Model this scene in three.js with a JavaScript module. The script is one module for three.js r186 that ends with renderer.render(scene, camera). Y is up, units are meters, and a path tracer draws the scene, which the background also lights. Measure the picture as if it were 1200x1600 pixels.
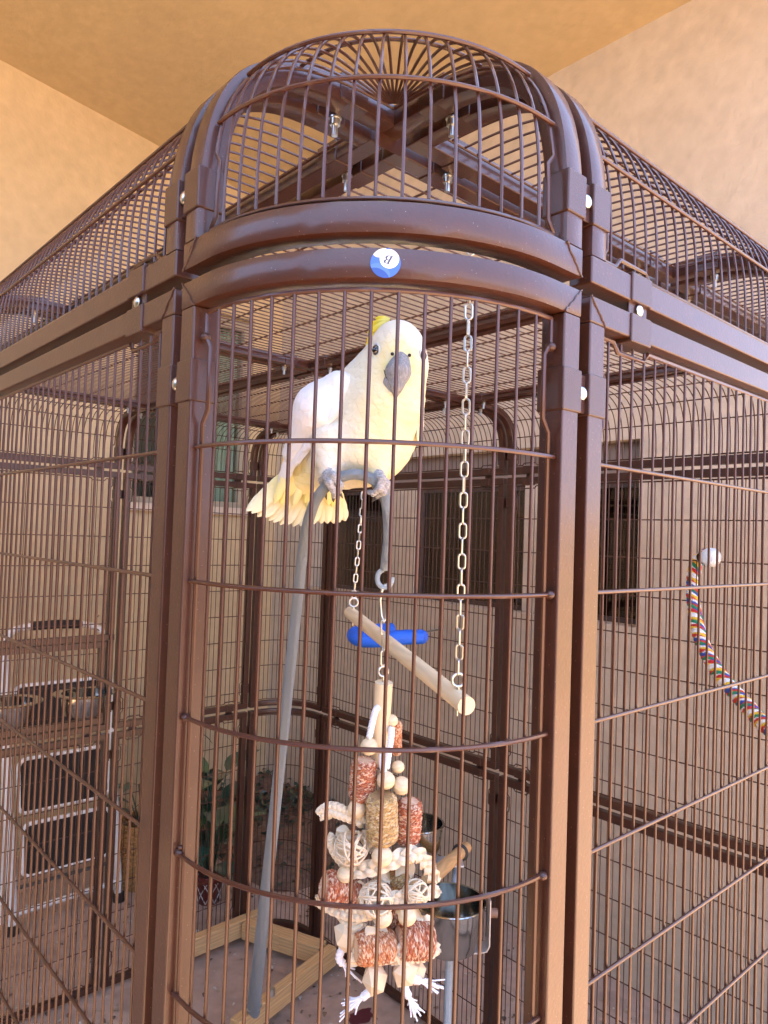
import * as THREE from 'three';
import { RoundedBoxGeometry } from 'three/addons/geometries/RoundedBoxGeometry.js';
import { mergeGeometries, toCreasedNormals } from 'three/addons/utils/BufferGeometryUtils.js';

// ------------------------------------------------------------------ camera, sky, sun, exposure
const V3 = (x, y, z) => new THREE.Vector3(x, y, z);
const scene = new THREE.Scene();
const CAM = V3(-0.2601, 1.64, 0.3158), PITCH = 0.0319, ROLL = 0.034, YAW = 0.7328, FPX = 1139.8;
const fwd = V3(Math.cos(PITCH) * Math.sin(YAW), Math.sin(PITCH), -Math.cos(PITCH) * Math.cos(YAW));
const rt0 = V3(Math.cos(YAW), 0, Math.sin(YAW)), up0 = rt0.clone().cross(fwd);
const camR = rt0.clone().multiplyScalar(Math.cos(ROLL)).addScaledVector(up0, Math.sin(ROLL));
const camU = up0.clone().multiplyScalar(Math.cos(ROLL)).addScaledVector(rt0, -Math.sin(ROLL));
const camera = new THREE.PerspectiveCamera(2 * Math.atan(800 / FPX) * 180 / Math.PI, 0.75, 0.02, 600);
camera.position.copy(CAM); camera.up.copy(camU); camera.lookAt(CAM.clone().add(fwd));
scene.add(camera);

const sunDir = V3(-0.62, 1.5, -0.12).normalize();
{ // clear, slightly hazy midday sky: pale at the horizon, blue overhead, brighter round the sun
  const w = 256, h = 128, d = new Float32Array(w * h * 4);
  for (let j = 0; j < h; j++) for (let i = 0; i < w; i++) {
    const el = ((j + 0.5) / h - 0.5) * Math.PI, az = ((i + 0.5) / w - 0.5) * 2 * Math.PI, e = Math.max(0, Math.sin(el));
    const dir = new THREE.Vector3(Math.cos(el) * Math.cos(az), Math.sin(el), Math.cos(el) * Math.sin(az)), g = Math.max(0, dir.dot(sunDir));
    const k = Math.pow(1 - e, 6), halo = 0.10 * Math.pow(g, 6) + 0.25 * Math.pow(g, 60), q = 4 * (j * w + i);
    [[0.185, 0.44], [0.255, 0.44], [0.440, 0.50]].forEach(([z, o], c) => { d[q + c] = z + (o - z) * k + halo * [1, 0.95, 0.85][c]; }); d[q + 3] = 1;
  }
  const t = new THREE.DataTexture(d, w, h, THREE.RGBAFormat, THREE.FloatType); t.mapping = THREE.EquirectangularReflectionMapping; t.magFilter = THREE.LinearFilter; t.needsUpdate = true;
  scene.background = t; scene.environment = t;
}
const sun = new THREE.DirectionalLight(0xffe6bd, 4.8);
sun.position.copy(sunDir).multiplyScalar(30); sun.castShadow = true;
Object.assign(sun.shadow.camera, { left: -14, right: 14, top: 14, bottom: -14, near: 1, far: 80 });
sun.shadow.mapSize.set(2048, 2048);
scene.add(sun); scene.add(sun.target);
const renderer = new THREE.WebGLRenderer({ antialias: true });
renderer.toneMapping = THREE.LinearToneMapping;
renderer.toneMappingExposure = 11.5;
renderer.shadowMap.enabled = true;

// ------------------------------------------------------------------ helpers
let seed = 7;
const rnd = () => { seed = (seed * 1664525 + 1013904223) >>> 0; return seed / 4294967296; };
const rr = (a, b) => a + (b - a) * rnd();
const PI = Math.PI, clamp = (x, a, b) => Math.min(b, Math.max(a, x)), sst = (a, b, x) => { x = clamp((x - a) / (b - a), 0, 1); return x * x * (3 - 2 * x); };
const at = (px, py, d) => CAM.clone().addScaledVector(fwd, d).addScaledVector(camR, (px - 600) * d / FPX).addScaledVector(camU, (800 - py) * d / FPX);
const col = (r, g, b) => new THREE.Color().setRGB(r, g, b);
const used = {};
const numbered = n => { used[n] = (used[n] || 0) + 1; return used[n] === 1 ? n : n + '_' + String(used[n] - 1).padStart(3, '0'); };
function tag(o, label, category, group) { o.userData.label = label; o.userData.category = category; if (group) o.userData.group = group; return o; }
function thing(name, label, category, pos, group) {
  const o = new THREE.Group(); o.name = numbered(name); if (pos) o.position.copy(pos); scene.add(o); return tag(o, label, category, group);
}
function mesh(name, geo, mat, parent, kind) {
  const m = new THREE.Mesh(geo, mat); m.name = parent === scene ? numbered(name) : name; m.castShadow = m.receiveShadow = true;
  if (kind) m.userData.kind = kind; parent.add(m); return m;
}
function group(name, parent) { const g = new THREE.Group(); g.name = name; parent.add(g); return g; }
const strip = g => { for (const k of Object.keys(g.attributes)) if (!['position', 'normal', 'uv', 'color'].includes(k)) g.deleteAttribute(k); return g; };
function merge(list) {
  const hasC = list.some(g => g.attributes.color);
  return mergeGeometries(list.map(g => { g = strip(g.index ? g.toNonIndexed() : g); if (!g.attributes.uv) g.setAttribute('uv', new THREE.Float32BufferAttribute(new Float32Array(g.attributes.position.count * 2), 2)); if (!hasC && g.attributes.color) g.deleteAttribute('color'); return g; }));
}
const box = (x0, x1, y0, y1, z0, z1, r = 0.0016) => {
  const g = new RoundedBoxGeometry(x1 - x0, y1 - y0, z1 - z0, 2, Math.min(r, (x1 - x0) / 2.1, (y1 - y0) / 2.1, (z1 - z0) / 2.1));
  g.translate((x0 + x1) / 2, (y0 + y1) / 2, (z0 + z1) / 2); boxUV(g); return g;
};
function boxUV(g) { // uv in metres by dominant normal
  const p = g.attributes.position, n = g.attributes.normal, u = new Float32Array(p.count * 2);
  for (let i = 0; i < p.count; i++) {
    const ax = Math.abs(n.getX(i)), ay = Math.abs(n.getY(i)), az = Math.abs(n.getZ(i));
    const a = ax > ay && ax > az ? [p.getZ(i), p.getY(i)] : ay > az ? [p.getX(i), p.getZ(i)] : [p.getX(i), p.getY(i)];
    u[2 * i] = a[0]; u[2 * i + 1] = a[1];
  }
  g.setAttribute('uv', new THREE.BufferAttribute(u, 2)); return g;
}
// sweep of a section [[a,b]...] (a along out, b along tangent x out)
function sweep(pts, outs, sec, radii, closedEnds = true, crease = 0.7) {
  const n = pts.length, m = sec.length, P = [], UV = [], I = []; let len = 0;
  const per = [0]; for (let j = 0; j < m; j++) { const k = (j + 1) % m; per.push(per[j] + Math.hypot(sec[k][0] - sec[j][0], sec[k][1] - sec[j][1])); }
  for (let i = 0; i < n; i++) {
    const t = pts[Math.min(n - 1, i + 1)].clone().sub(pts[Math.max(0, i - 1)]).normalize();
    const o = outs[i].clone().addScaledVector(t, -outs[i].dot(t)).normalize(), b = t.clone().cross(o);
    if (i) len += pts[i].distanceTo(pts[i - 1]);
    let k = 1; // mitre widening
    if (i && i < n - 1) { const c = pts[i].clone().sub(pts[i - 1]).normalize().dot(t); k = 1 / Math.max(0.6, c); }
    for (let j = 0; j <= m; j++) {
      const s = sec[j % m], r = radii ? radii[i] : 1, q = pts[i].clone().addScaledVector(o, s[0] * r * k).addScaledVector(b, s[1] * r * (k > 1.02 ? k : 1));
      P.push(q.x, q.y, q.z); UV.push(len, per[j]);
    }
  }
  for (let i = 0; i < n - 1; i++) for (let j = 0; j < m; j++) { const a = i * (m + 1) + j, b = a + 1, c = a + m + 1, d = c + 1; I.push(a, b, c, b, d, c); }
  if (closedEnds) for (const [i, f] of [[0, 1], [n - 1, 0]]) {
    const base = P.length / 3, q = pts[i]; P.push(q.x, q.y, q.z); UV.push(0, 0);
    for (let j = 0; j <= m; j++) { const a = (i * (m + 1) + j) * 3; P.push(P[a], P[a + 1], P[a + 2]); UV.push(0, 0); }
    for (let j = 0; j < m; j++) f ? I.push(base, base + 2 + j, base + 1 + j) : I.push(base, base + 1 + j, base + 2 + j);
  }
  const g = new THREE.BufferGeometry(); g.setAttribute('position', new THREE.Float32BufferAttribute(P, 3)); g.setAttribute('uv', new THREE.Float32BufferAttribute(UV, 2)); g.setIndex(I);
  return toCreasedNormals(g, crease);
}
const circ = (r, n = 8) => Array.from({ length: n }, (_, i) => [r * Math.cos(2 * PI * i / n), r * Math.sin(2 * PI * i / n)]);
function frames(pts) { // parallel transported outs
  const outs = []; let o = null;
  for (let i = 0; i < pts.length; i++) {
    const t = pts[Math.min(pts.length - 1, i + 1)].clone().sub(pts[Math.max(0, i - 1)]).normalize();
    if (!o) { o = Math.abs(t.y) < 0.9 ? V3(0, 1, 0) : V3(1, 0, 0); }
    o = o.clone().addScaledVector(t, -o.dot(t)).normalize(); outs.push(o);
  }
  return outs;
}
const rod = (pts, r, n = 7, radii) => sweep(pts, frames(pts), circ(r, n), radii, true, 1.1);
const curve = (pts, n) => new THREE.CatmullRomCurve3(pts, false, 'centripetal').getPoints(n);
const sqSec = (w, h, c = 0.0017) => { // rounded square, a in [-h,0] (outward at 0), b in [-w/2,w/2]
  const s = []; for (const [ca, cb, a0] of [[-c, w / 2 - c, 0], [-h + c, w / 2 - c, 90], [-h + c, -w / 2 + c, 180], [-c, -w / 2 + c, 270]])
    for (let k = 0; k <= 2; k++) { const t = (a0 + k * 45) * PI / 180; s.push([ca + c * Math.cos(t), cb + c * Math.sin(t)]); }
  return s;
};
const sphere = (x, y, z, r, n = 12) => { const g = new THREE.SphereGeometry(r, n, Math.max(6, n * 0.7 | 0)); g.translate(x, y, z); return g; };
const ex = (g, m) => { g.applyMatrix4(m); return g; };
function setCol(g, fn) { const p = g.attributes.position, c = new Float32Array(p.count * 3); for (let i = 0; i < p.count; i++) { const k = fn(p.getX(i), p.getY(i), p.getZ(i), i); c.set(k, 3 * i); } g.setAttribute('color', new THREE.BufferAttribute(c, 3)); return g; }

// noise
const hash = (x, y, z) => { let h = (x * 374761393 + y * 668265263 + z * 2147483647) | 0; h = Math.imul(h ^ (h >>> 13), 1274126177); h ^= h >>> 16; return (h >>> 0) / 4294967295; };
function vn(x, y, z, per = 0) {
  const X = Math.floor(x), Y = Math.floor(y), Z = Math.floor(z), f = t => t * t * (3 - 2 * t), u = f(x - X), v = f(y - Y), w = f(z - Z), m = a => per ? ((a % per) + per) % per : a;
  const L = (a, b, t) => a + (b - a) * t, h = (i, j, k) => hash(m(X + i), m(Y + j), m(Z + k));
  return L(L(L(h(0, 0, 0), h(1, 0, 0), u), L(h(0, 1, 0), h(1, 1, 0), u), v), L(L(h(0, 0, 1), h(1, 0, 1), u), L(h(0, 1, 1), h(1, 1, 1), u), v), w);
}
function fbm(x, y, z, per, oct = 4, g = 0.5) { let s = 0, a = 1, t = 0; for (let i = 0; i < oct; i++) { s += a * vn(x, y, z + 17 * i, per); t += a; a *= g; x *= 2; y *= 2; per *= 2; } return s / t; }
function tex(n, fn, repeat, srgb) {
  const d = new Uint8Array(n * n * 4);
  for (let j = 0; j < n; j++) for (let i = 0; i < n; i++) { const v = fn(i / n, j / n), k = 4 * (j * n + i); if (typeof v === 'number') d[k] = d[k + 1] = d[k + 2] = clamp(v * 255, 0, 255); else for (let c = 0; c < 3; c++) d[k + c] = clamp(v[c] * 255, 0, 255); d[k + 3] = 255; }
  const t = new THREE.DataTexture(d, n, n); t.wrapS = t.wrapT = THREE.RepeatWrapping; t.magFilter = THREE.LinearFilter; t.minFilter = THREE.LinearMipmapLinearFilter; t.generateMipmaps = true;
  if (srgb) t.colorSpace = THREE.SRGBColorSpace; t.repeat.set(repeat, repeat); t.needsUpdate = true; return t;
}
const toS = v => v <= 0.0031308 ? 12.92 * v : 1.055 * Math.pow(v, 1 / 2.4) - 0.055;
const mixc = (a, b, t) => [0, 1, 2].map(i => a[i] + (b[i] - a[i]) * t);

// ------------------------------------------------------------------ materials
const tGrain = tex(256, (u, v) => fbm(u * 32, v * 32, 3, 32, 3, 0.6), 14);
const tStuccoB = tex(512, (u, v) => { const f = fbm(u * 40, v * 40, 1, 40, 4, 0.62), g = fbm(u * 6, v * 6, 9, 6, 2); return f * 0.75 + g * 0.25; }, 1 / 0.9);
const paint = (base, k) => tex(512, (u, v) => { const a = fbm(u * 3, v * 3, 5, 3, 4, 0.55), b = fbm(u * 60, v * 60, 8, 60, 2); const t = 1 + k * (a - 0.5) + k * 0.7 * (b - 0.5); return base.map(c => toS(c * t)); }, 1 / 2.3, true);
const tWall = paint([0.56, 0.435, 0.25], 0.24), tCeil = paint([0.545, 0.425, 0.245], 0.22), tEast = paint([0.50, 0.415, 0.305], 0.3);
const wallMat = (m, b) => new THREE.MeshStandardMaterial({ map: m, roughness: 0.92, bumpMap: tStuccoB, bumpScale: b });
const tGround = tex(1024, (u, v) => { const a = fbm(u * 5, v * 5, 2, 5, 5, 0.55), b = fbm(u * 90, v * 90, 4, 90, 2); const st = sst(0.62, 0.72, fbm(u * 11, v * 11, 33, 11, 4)); const t = 0.86 + 0.3 * (a - 0.5) + 0.25 * (b - 0.5) - 0.16 * st; return [0.46, 0.325, 0.245].map(c => toS(c * t)); }, 1 / 2.4, true);
const tGroundB = tex(512, (u, v) => fbm(u * 50, v * 50, 6, 50, 3), 1 / 0.8);
const tWood = tex(256, (u, v) => { const r = fbm(u * 2, v * 34, 3, 34, 3, 0.6), f = Math.sin((v * 20 + 3 * fbm(u * 2, v * 4, 7, 4, 2)) * 2 * PI) * 0.5 + 0.5; const t = 0.75 + 0.35 * r - 0.16 * f; return [0.66, 0.405, 0.175].map(c => toS(c * t)); }, 4, true);
const tPale = tex(256, (u, v) => { const r = fbm(u * 2, v * 30, 13, 30, 3, 0.6), f = Math.sin((v * 16 + 2 * fbm(u * 2, v * 4, 5, 4, 2)) * 2 * PI) * 0.5 + 0.5; const t = 0.86 + 0.2 * r - 0.1 * f; return [0.80, 0.655, 0.42].map(c => toS(c * t)); }, 4, true);
const tSpeck = tex(512, (u, v) => { const i = Math.floor(u * 256), j = Math.floor(v * 256), h = hash(i, j, 4), w = fbm(u * 9, v * 9, 3, 9, 3); const sp = h > 0.9982 ? 0.12 + 0.38 * hash(i, j, 9) : 0; const t = 0.82 + 0.36 * w; return mixc([0.045 * t, 0.0118 * t, 0.0045 * t], [0.42, 0.36, 0.30], sp).map(toS); }, 7, true);
const M = {
  brown: new THREE.MeshPhysicalMaterial({ map: tSpeck, roughness: 0.5, bumpMap: tGrain, bumpScale: 0.00018, clearcoat: 0.55, clearcoatRoughness: 0.18, specularIntensity: 0.75 }),
  wire: new THREE.MeshPhysicalMaterial({ color: col(0.052, 0.0145, 0.0062), roughness: 0.42, clearcoat: 0.5, specularIntensity: 0.75, clearcoatRoughness: 0.25 }),
  wallN: wallMat(tWall, 0.0022), wallE: wallMat(tEast, 0.0028), ceil: wallMat(tCeil, 0.0014),
  ground: new THREE.MeshStandardMaterial({ map: tGround, roughness: 0.85, bumpMap: tGroundB, bumpScale: 0.0015 }),
  zinc: new THREE.MeshStandardMaterial({ color: col(0.60, 0.62, 0.60), metalness: 1, roughness: 0.3 }),
  steel: new THREE.MeshStandardMaterial({ color: col(0.45, 0.45, 0.42), metalness: 1, roughness: 0.12 }),
  alu: new THREE.MeshStandardMaterial({ color: col(0.6, 0.6, 0.6), metalness: 0.6, roughness: 0.45 }),
  dowel: new THREE.MeshStandardMaterial({ map: tPale, roughness: 0.7 }),
  lumber: new THREE.MeshStandardMaterial({ map: tWood, roughness: 0.75 }),
  grit: new THREE.MeshStandardMaterial({ color: col(0.31, 0.37, 0.41), roughness: 0.95, bumpMap: tGrain, bumpScale: 0.0012 }),
  plastic: c => new THREE.MeshPhysicalMaterial({ color: c, roughness: 0.4 }),
  matte: (c, r = 0.8) => new THREE.MeshStandardMaterial({ color: c, roughness: r }),
  vc: (r = 0.85, o = {}) => new THREE.MeshStandardMaterial({ vertexColors: true, roughness: r, ...o }),
};
// ------------------------------------------------------------------ the place
const struct = (o, label) => { o.userData.kind = 'structure'; if (label) o.userData.label = label; return o; };
{
  const g = new THREE.PlaneGeometry(240, 240, 1, 1); g.rotateX(-PI / 2); const p = g.attributes.position, uv = g.attributes.uv;
  for (let i = 0; i < p.count; i++) uv.setXY(i, p.getX(i), p.getZ(i));
  struct(mesh('ground', g, M.ground, scene), 'pinkish brown concrete patio ground running under the cage');
}
const XE = 2.30, ZN = -3.55, ceilY = x => 3.655 + 0.132 * (XE - x), ROOF_Z = 0.12, ROOF_X = -3.4;
function wallShape(pts, holes, depth, place, mat, parent, name) {
  const s = new THREE.Shape(pts.map(p => new THREE.Vector2(...p)));
  for (const h of holes) s.holes.push(new THREE.Path(h.map(p => new THREE.Vector2(...p))));
  const g = new THREE.ExtrudeGeometry(s, { depth, bevelEnabled: false }); g.applyMatrix4(place); return mesh(name, g, mat, parent);
}
const rect = (a, b, c, d) => [[a, c], [a, d], [b, d], [b, c]];
{ // north wall: x along, outer face at z = ZN
  const w = thing('stucco_wall', 'tan stucco house wall behind the cage with the curtained window', 'wall', V3(0, 0, ZN));
  const wx0 = 1.36, wx1 = 2.10, wy0 = 1.775, wy1 = 2.93;
  wallShape([[-4.5, 0], [XE + 0.3, 0], [XE + 0.3, ceilY(XE + 0.3) + 0.02], [-4.5, ceilY(-4.5) + 0.02]], [rect(wx0, wx1, wy0, wy1)], 0.22, new THREE.Matrix4().makeTranslation(0, 0, -0.22), M.wallN, w, 'wall_face');
  const win = group('window', w), fm = M.matte(col(0.36, 0.31, 0.22), 0.5), f = 0.035;
  mesh('frame', merge([box(wx0, wx0 + f, wy0, wy1, -0.12, -0.06), box(wx1 - f, wx1, wy0, wy1, -0.12, -0.06), box(wx0 + f, wx1 - f, wy1 - 0.06, wy1, -0.12, -0.06), box(wx0 + f, wx1 - f, wy0, wy0 + f, -0.12, -0.06), box(1.715, 1.745, wy0 + f, wy1 - 0.06, -0.118, -0.064)]), fm, win);
  mesh('sill', box(wx0 - 0.03, wx1 + 0.03, wy0 - 0.045, wy0 - 0.002, -0.10, 0.035), M.matte(col(0.6, 0.5, 0.38), 0.8), win);
  mesh('pane', box(wx0 + f, wx1 - f, wy0 + f, wy1 - 0.06, -0.099, -0.093, 0.001), new THREE.MeshPhysicalMaterial({ color: col(0.78, 0.85, 0.82), transmission: 1, thickness: 0, roughness: 0.02 }), win);
  const cp = []; for (let i = 0; i <= 120; i++) { const x = wx0 + 0.30 + (wx1 - wx0 - 0.32) * i / 120; cp.push([x, -0.16 + 0.017 * Math.sin(i * 0.72) + 0.006 * Math.sin(i * 1.9)]); }
  const P = [], I = []; cp.forEach(([x, z], i) => { P.push(x, wy0, z, x, wy1, z); if (i) { const a = 2 * i - 2; I.push(a, a + 2, a + 1, a + 1, a + 2, a + 3); } });
  const cg = new THREE.BufferGeometry(); cg.setAttribute('position', new THREE.Float32BufferAttribute(P, 3)); cg.setIndex(I); cg.computeVertexNormals();
  mesh('curtain', cg, new THREE.MeshStandardMaterial({ color: col(0.62, 0.66, 0.55), roughness: 0.9, side: THREE.DoubleSide }), win);
  const rx0 = wx0 - 0.25, rx1 = wx1 + 0.12, ry0 = wy0 - 0.5, ry1 = wy1 + 0.3, rb = -1.5;
  mesh('room_inside', merge([box(rx0, rx1, ry0, ry1, rb - 0.02, rb), box(rx0 - 0.02, rx0, ry0, ry1, rb, -0.2205), box(rx1, rx1 + 0.02, ry0, ry1, rb, -0.2205), box(rx0, rx1, ry0 - 0.02, ry0, rb, -0.2205), box(rx0, rx1, ry1, ry1 + 0.02, rb, -0.2205)]), M.matte(col(0.38, 0.40, 0.34)), w);
}
{ // east wall: z along, face at x = XE
  const w = thing('stucco_wall', 'grey beige stucco house wall on the right with dark windows', 'wall', V3(XE, 0, 0));
  const pl = new THREE.Matrix4().set(0, 0, 1, 0, 0, 1, 0, 0, -1, 0, 0, 0, 0, 0, 0, 1); // shape x -> -z, extrude -> +x
  const a = 1.09, b = 3.15, y0 = 1.325, y1 = 2.04, pitch = 0;
  wallShape([[-0.4, 0], [-ZN + 0.25, 0], [-ZN + 0.25, ceilY(XE) + 0.02], [-0.4, ceilY(XE) + 0.02]], [rect(a, b, y0, y1)], 0.25, pl, M.wallE, w, 'wall_face');
  const fm = M.matte(col(0.07, 0.045, 0.035), 0.5);
  const glass = new THREE.MeshPhysicalMaterial({ color: col(0.62, 0.56, 0.5), transmission: 1, thickness: 0, roughness: 0.02 });
  const mull = [[a, 1.50, 0], [2.35, 2.52, 1], [1.555, 1.66, 1]];
  mesh('window_header', box(0.07, 0.13, 1.885, y1, -b, -a, 0.003), M.matte(col(0.22, 0.165, 0.13), 0.9), w);
  for (const [z0, z1] of [[1.56, 1.66], [2.35, 2.52]]) mesh('window_pier', box(0.05, 0.14, y0, 1.884, -z1, -z0, 0.003), M.wallE, w);
  for (const [z0, z1] of [[a, 1.56], [1.66, 2.35], [2.52, b]]) {
    const win = group('window', w), f = 0.02;
    mesh('frame', merge([box(0.09, 0.12, y0, y0 + f, -z1 + f, -z0 - f), box(0.09, 0.12, 1.884 - f, 1.884, -z1 + f, -z0 - f), box(0.09, 0.12, y0, 1.884, -z1, -z1 + f), box(0.09, 0.12, y0, 1.884, -z0 - f, -z0)]), fm, win);
    mesh('pane', box(0.104, 0.108, y0 + f, 1.884 - f, -z1 + f, -z0 - f, 0.001), glass, win);
  }
  mesh('room_inside', merge([box(1.6, 1.62, y0 - 0.3, y1 + 0.2, -b - 0.2, -a + 0.2), box(0.2505, 1.6, y0 - 0.32, y0 - 0.3, -b - 0.2, -a + 0.2), box(0.2505, 1.6, y1 + 0.2, y1 + 0.22, -b - 0.2, -a + 0.2), box(0.2505, 1.6, y0 - 0.3, y1 + 0.2, -b - 0.22, -b - 0.2), box(0.2505, 1.6, y0 - 0.3, y1 + 0.2, -a + 0.2, -a + 0.22)]), M.matte(col(0.30, 0.20, 0.14)), w);
  mesh('inner_curtain', (() => { const P = [], I = []; for (let i = 0; i <= 240; i++) { const z = -b + (b - a) * i / 240, x = 0.30 + 0.014 * Math.sin(i * 0.55) + 0.008 * Math.sin(i * 1.31); P.push(x, y0 - 0.1, z, x, y1, z); if (i) { const q = 2 * i - 2; I.push(q, q + 1, q + 2, q + 1, q + 3, q + 2); } } const g = new THREE.BufferGeometry(); g.setAttribute('position', new THREE.Float32BufferAttribute(P, 3)); g.setIndex(I); g.computeVertexNormals(); return g; })(), new THREE.MeshStandardMaterial({ color: col(0.07, 0.032, 0.022), roughness: 0.95, side: THREE.DoubleSide }), w);
}
{ // sloped porch ceiling / roof slab
  const s = new THREE.Shape([[ROOF_X, ceilY(ROOF_X)], [XE + 0.6, ceilY(XE + 0.6)], [XE + 0.6, ceilY(XE + 0.6) + 0.22], [ROOF_X, ceilY(ROOF_X) + 0.22]].map(p => new THREE.Vector2(...p)));
  const g = new THREE.ExtrudeGeometry(s, { depth: ROOF_Z - ZN + 1.2, bevelEnabled: false }); g.translate(0, 0, ZN - 1.2); g.computeVertexNormals(); boxUV(g);
  tag(mesh('porch_roof', g, M.ceil, scene), 'orange tan plastered porch ceiling sloping above the cage', 'ceiling');
}
{ // garden walls in the sun and the shaded house wing opposite: they light the cage and show in its glossy paint
  tag(mesh('garden_wall', box(-9, 6.5, 0, 1.75, 7.4, 7.6, 0.01), M.wallN, scene), 'low tan garden wall standing in the sun opposite the porch', 'wall');
  tag(mesh('garden_wall', box(6.5, 6.7, 0, 1.9, -1, 7.6, 0.01), M.wallN, scene), 'low tan garden wall closing the yard on the right, past the house corner', 'wall');
  const hd = thing('garden_hedge', 'dense dark green hedge along the open side of the porch', 'hedge', V3(-3.7, 0, 1.2));
  const g = new THREE.BoxGeometry(1.2, 2.5, 9.0, 12, 24, 80), p = g.attributes.position; g.translate(0, 1.25, 0);
  for (let i = 0; i < p.count; i++) { const x = p.getX(i), y = p.getY(i), z = p.getZ(i), k = 0.5 * (fbm(x * 1.5, y * 1.5, z * 1.5, 0, 3) - 0.5); p.setXYZ(i, x + k * Math.sign(x) * (y > 0.05 ? 1 : 0.3), y + (y > 2.4 ? k : 0), z + k * 0.4); }
  g.computeVertexNormals(); mesh('foliage', g, M.matte(col(0.045, 0.085, 0.025), 0.8), hd);
  const lg = new THREE.CircleGeometry(0.045, 5); lg.scale(0.6, 1, 1); const im = new THREE.InstancedMesh(lg, new THREE.MeshStandardMaterial({ color: col(0.045, 0.085, 0.025), roughness: 0.6, side: THREE.DoubleSide }), 9000), m4 = new THREE.Matrix4(), e = new THREE.Euler();
  for (let i = 0; i < 9000; i++) { const k = rnd() * p.count | 0; m4.makeRotationFromEuler(e.set(rr(0, 6), rr(0, 6), rr(0, 6))); m4.setPosition(p.getX(k) * rr(0.98, 1.12) + rr(-0.06, 0.06), p.getY(k) + rr(-0.08, 0.08), p.getZ(k) + rr(-0.08, 0.08)); im.setMatrixAt(i, m4); }
  im.name = 'leaf_cover'; im.userData.kind = 'stuff'; im.castShadow = im.receiveShadow = true; hd.add(im);
}
// ------------------------------------------------------------------ the aviary
const W = 1.58, D = 2.276, R = 0.228, RA = 0.186, S = 0.0212, G = 0.0068, T = 0.0085;
const Y0 = 0.012, YM0 = 0.905, YM1 = 0.919, YT = 1.834, YR = 1.844, YRT = 1.866, YTOP = 2.056, NEXP = 3.6;
const SP = 0.0195, WR = 0.00135, HR = 0.00175;
const aviary = thing('bird_cage', 'large brown powder coated walk-in bird cage with rounded corner and domed top', 'bird cage', V3(0, 0, 0));
const HZ = [0, 1, 2, 3, 4, 5, 6, 7].map(k => 1.703 - k * 0.1031);
// superellipse eave profile: inset u (0 at the wall, R at the ridge) and height y
const prof = (t, d = 0) => {
  const f = a => { const c = Math.max(1e-6, Math.cos(a)), s = Math.max(1e-6, Math.sin(a)); return [R * (1 - Math.pow(c, 2 / NEXP)), 1.851 + (YTOP - 1.851) * Math.pow(s, 2 / NEXP)]; };
  const a = clamp(t, 0.0005, PI / 2 - 0.0005), p = f(a), q0 = f(a - 0.0004), q1 = f(a + 0.0004), tx = q1[0] - q0[0], ty = q1[1] - q0[1], l = Math.hypot(tx, ty);
  const nx = -ty / l, ny = tx / l; return { u: p[0] - nx * d, y: p[1] - ny * d, nx, ny };
};
const PT = [...Array(41)].map((_, i) => { const k = i / 40; return (PI / 2) * (k < 0.5 ? 2 * k * k : 1 - 2 * (1 - k) * (1 - k)) * 1; }).map(t => clamp(t, 0.004, PI / 2 - 0.004));
const profPts = (d, yMin, uMax) => PT.map(t => prof(t, d)).filter(p => p.y > yMin && p.u < uMax);
const sleeveGeo = (() => { const l = 0.033, q = S + 0.0032, mk = s => { const g = new RoundedBoxGeometry(l, q, q, 2, 0.0013); g.translate(0, s * (G + S / 2), -S / 2); return g; }; const tab = new RoundedBoxGeometry(l - 0.003, 2 * G + 0.001, 0.002, 1, 0.0008); tab.translate(0, 0, -0.0035); return merge([mk(1), mk(-1), tab]); })();
const screwGeo = (() => { const g = new THREE.LatheGeometry([[0.0001, 0.0026], [0.002, 0.0025], [0.0036, 0.0014], [0.0041, 0], [0.0001, 0]].map(p => new THREE.Vector2(...p)), 14); g.rotateX(PI / 2); g.scale(1.4, 1.4, 1.2); g.translate(0, 0, -0.002); return merge([g]); })();
const slotGeo = (() => merge([box(-0.0022, 0.0022, -0.0004, 0.0004, -0.001, 0.0003, 0.0001), box(-0.0004, 0.0004, -0.0022, 0.0022, -0.001, 0.00035, 0.0001)]))();
const boltGeo = (() => { const n = new THREE.CylinderGeometry(0.0052, 0.0052, 0.006, 6), s = new THREE.CylinderGeometry(0.003, 0.003, 0.016, 10), w = new THREE.CylinderGeometry(0.006, 0.006, 0.0014, 14); n.translate(0, -0.005, 0); s.translate(0, -0.010, 0); w.translate(0, -0.0012, 0); return merge([n, s, w]); })();
const slotMat = M.matte(col(0.12, 0.11, 0.1), 0.6);
function clip(pos, along, sep, out) {
  const c = group('clip', aviary); c.matrix.makeBasis(along, sep, out).setPosition(pos); c.matrix.decompose(c.position, c.quaternion, c.scale);
  mesh('clip_sleeve', sleeveGeo, M.brown, c);
  const s = mesh('screw', screwGeo, M.zinc, c); s.rotation.z = rnd() * 3;
  return c;
}
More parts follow.
